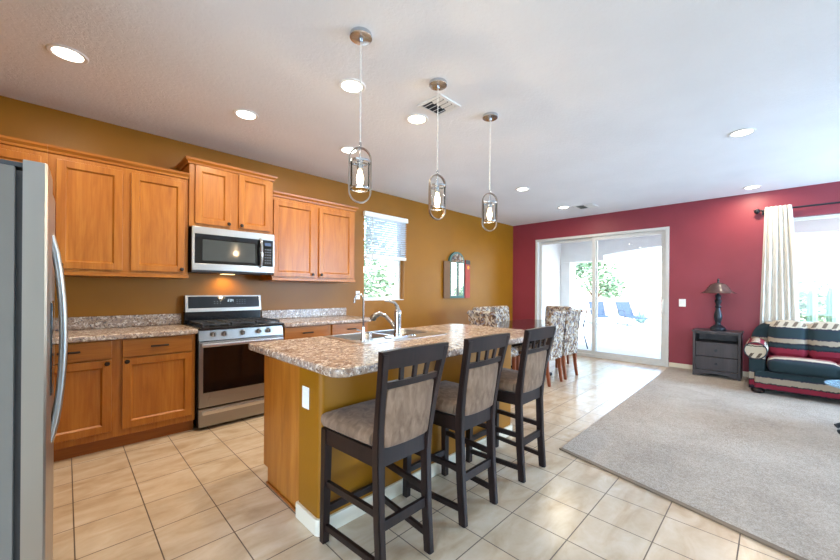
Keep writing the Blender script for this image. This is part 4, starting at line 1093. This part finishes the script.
tree('small bush left of the agave in the gravel', 20.0, 5.35, .5, .4, 120, 19, 'garden_shrub', False, .06)

ag = MB(); rnd = random.Random(4)
for k in range(34):
    a = k * 2.4; e = R_(18 + 62 * (k / 34)); L = .62 * (.8 + .3 * rnd.random()); b = ag.bm
    dr = Vector((cos(a) * cos(e), sin(a) * cos(e), sin(e))); sd_ = Vector((-sin(a), cos(a), 0)); p0 = Vector((18.2, 4.2, -.12))
    pr = None
    for j, (f, w) in enumerate(((0, .035), (.35, .05), (.7, .03), (1, .002))):
        c = p0 + dr * L * f; row = [b.verts.new(c - sd_ * w), b.verts.new(c - Vector((0, 0, .012))), b.verts.new(c + sd_ * w)]
        if pr:
            b.faces.new((pr[0], pr[1], row[1], row[0])); b.faces.new((pr[1], pr[2], row[2], row[1]))
        pr = row
one('agave', ag, M['agave'], 'spiky blue grey agave in the gravel beyond the patio', 'plant', loc=(18.2, 4.2, -.141), solid=.01)

for (x, y, h, lab) in ((12.0, -.62, 1.32, 'taller ribbed cactus column left of another, outside the living room window'), (12.1, -.92, 1.38, 'ribbed cactus column at the far right of the living room window view')):
    pr_ = [(.075, -.141), (.085, .3), (.09, h * .7), (.08, h * .92), (.045, h), (0, h + .02)]
    mb = MB().lathe(pr_, (x, y, 0), 20)
    for v in mb.bm.verts:
        d = Vector((v.co.x - x, v.co.y - y)); a = math.atan2(d.y, d.x); k = 1 - .14 * (int(round(a / (2 * pi / 20))) % 2)
        v.co.x = x + d.x * k; v.co.y = y + d.y * k
    one('columnar_cactus', mb, M['cactus'], lab, 'cactus', loc=(x, y, -.141))

def lounge(label, x, y, rz):
    t = thing('patio_lounge_chair', label, 'outdoor chair', (0, 0, 0), 'reclining sling chairs in the garden')
    obj('seat_sling', MB().prism([(-.30, .36), (.35, .33), (.95, .34), (.95, .36), (.35, .35), (-.30, .38)], -.28, .28, 'y'), M['sling'], t)
    obj('backrest_sling', MB().bar((-.30, 0, .36), (-.72, 0, .95), .56, .02, (1, 0, 0)), M['sling'], t)
    for s in (-.29, .29):
        obj('side_frame', MB().tube([(-.74, s, .98), (-.31, s, .37), (.35, s, .34), (.97, s, .35)], .016, 8), M['darkmetal'], t)
        obj('arm', MB().tube([(-.45, s, .58), (-.1, s, .60), (.15, s, .58), (.25, s, .34)], .014, 8), M['darkmetal'], t)
        obj('leg', MB().tube([(-.35, s, .37), (-.5, s, 0), (.3, s, 0), (.75, s, .34)], .014, 8), M['darkmetal'], t)
    t.location = (x, y, -.141); t.rotation_euler = (0, 0, rz); return t
l1 = lounge('blue grey reclining sling chair outside, the left one nearest the tree', 16.4, 5.35, R_(-150))
dup(l1, (16.9, 4.3, -.141), R_(-140), 'second reclining sling chair, right of the first, outside the patio door')

bt = thing('patio_bar_table', 'small glass topped metal table just outside the fixed door panel', 'outdoor table', (8.35, 3.2, -.03))
obj('tabletop', MB().lathe([(0, .86), (.30, .86), (.31, .866), (.30, .872), (0, .872)], (8.35, 3.2, 0), 32), M['blueglass'], bt)
for k in range(3):
    a = k * 2.1 + .4; obj('leg', MB().tube([(8.35 + .24 * cos(a), 3.2 + .24 * sin(a), -.03), (8.35 + .12 * cos(a), 3.2 + .12 * sin(a), .4), (8.35 + .22 * cos(a), 3.2 + .22 * sin(a), .86)], .013, 8), M['darkmetal'], bt)
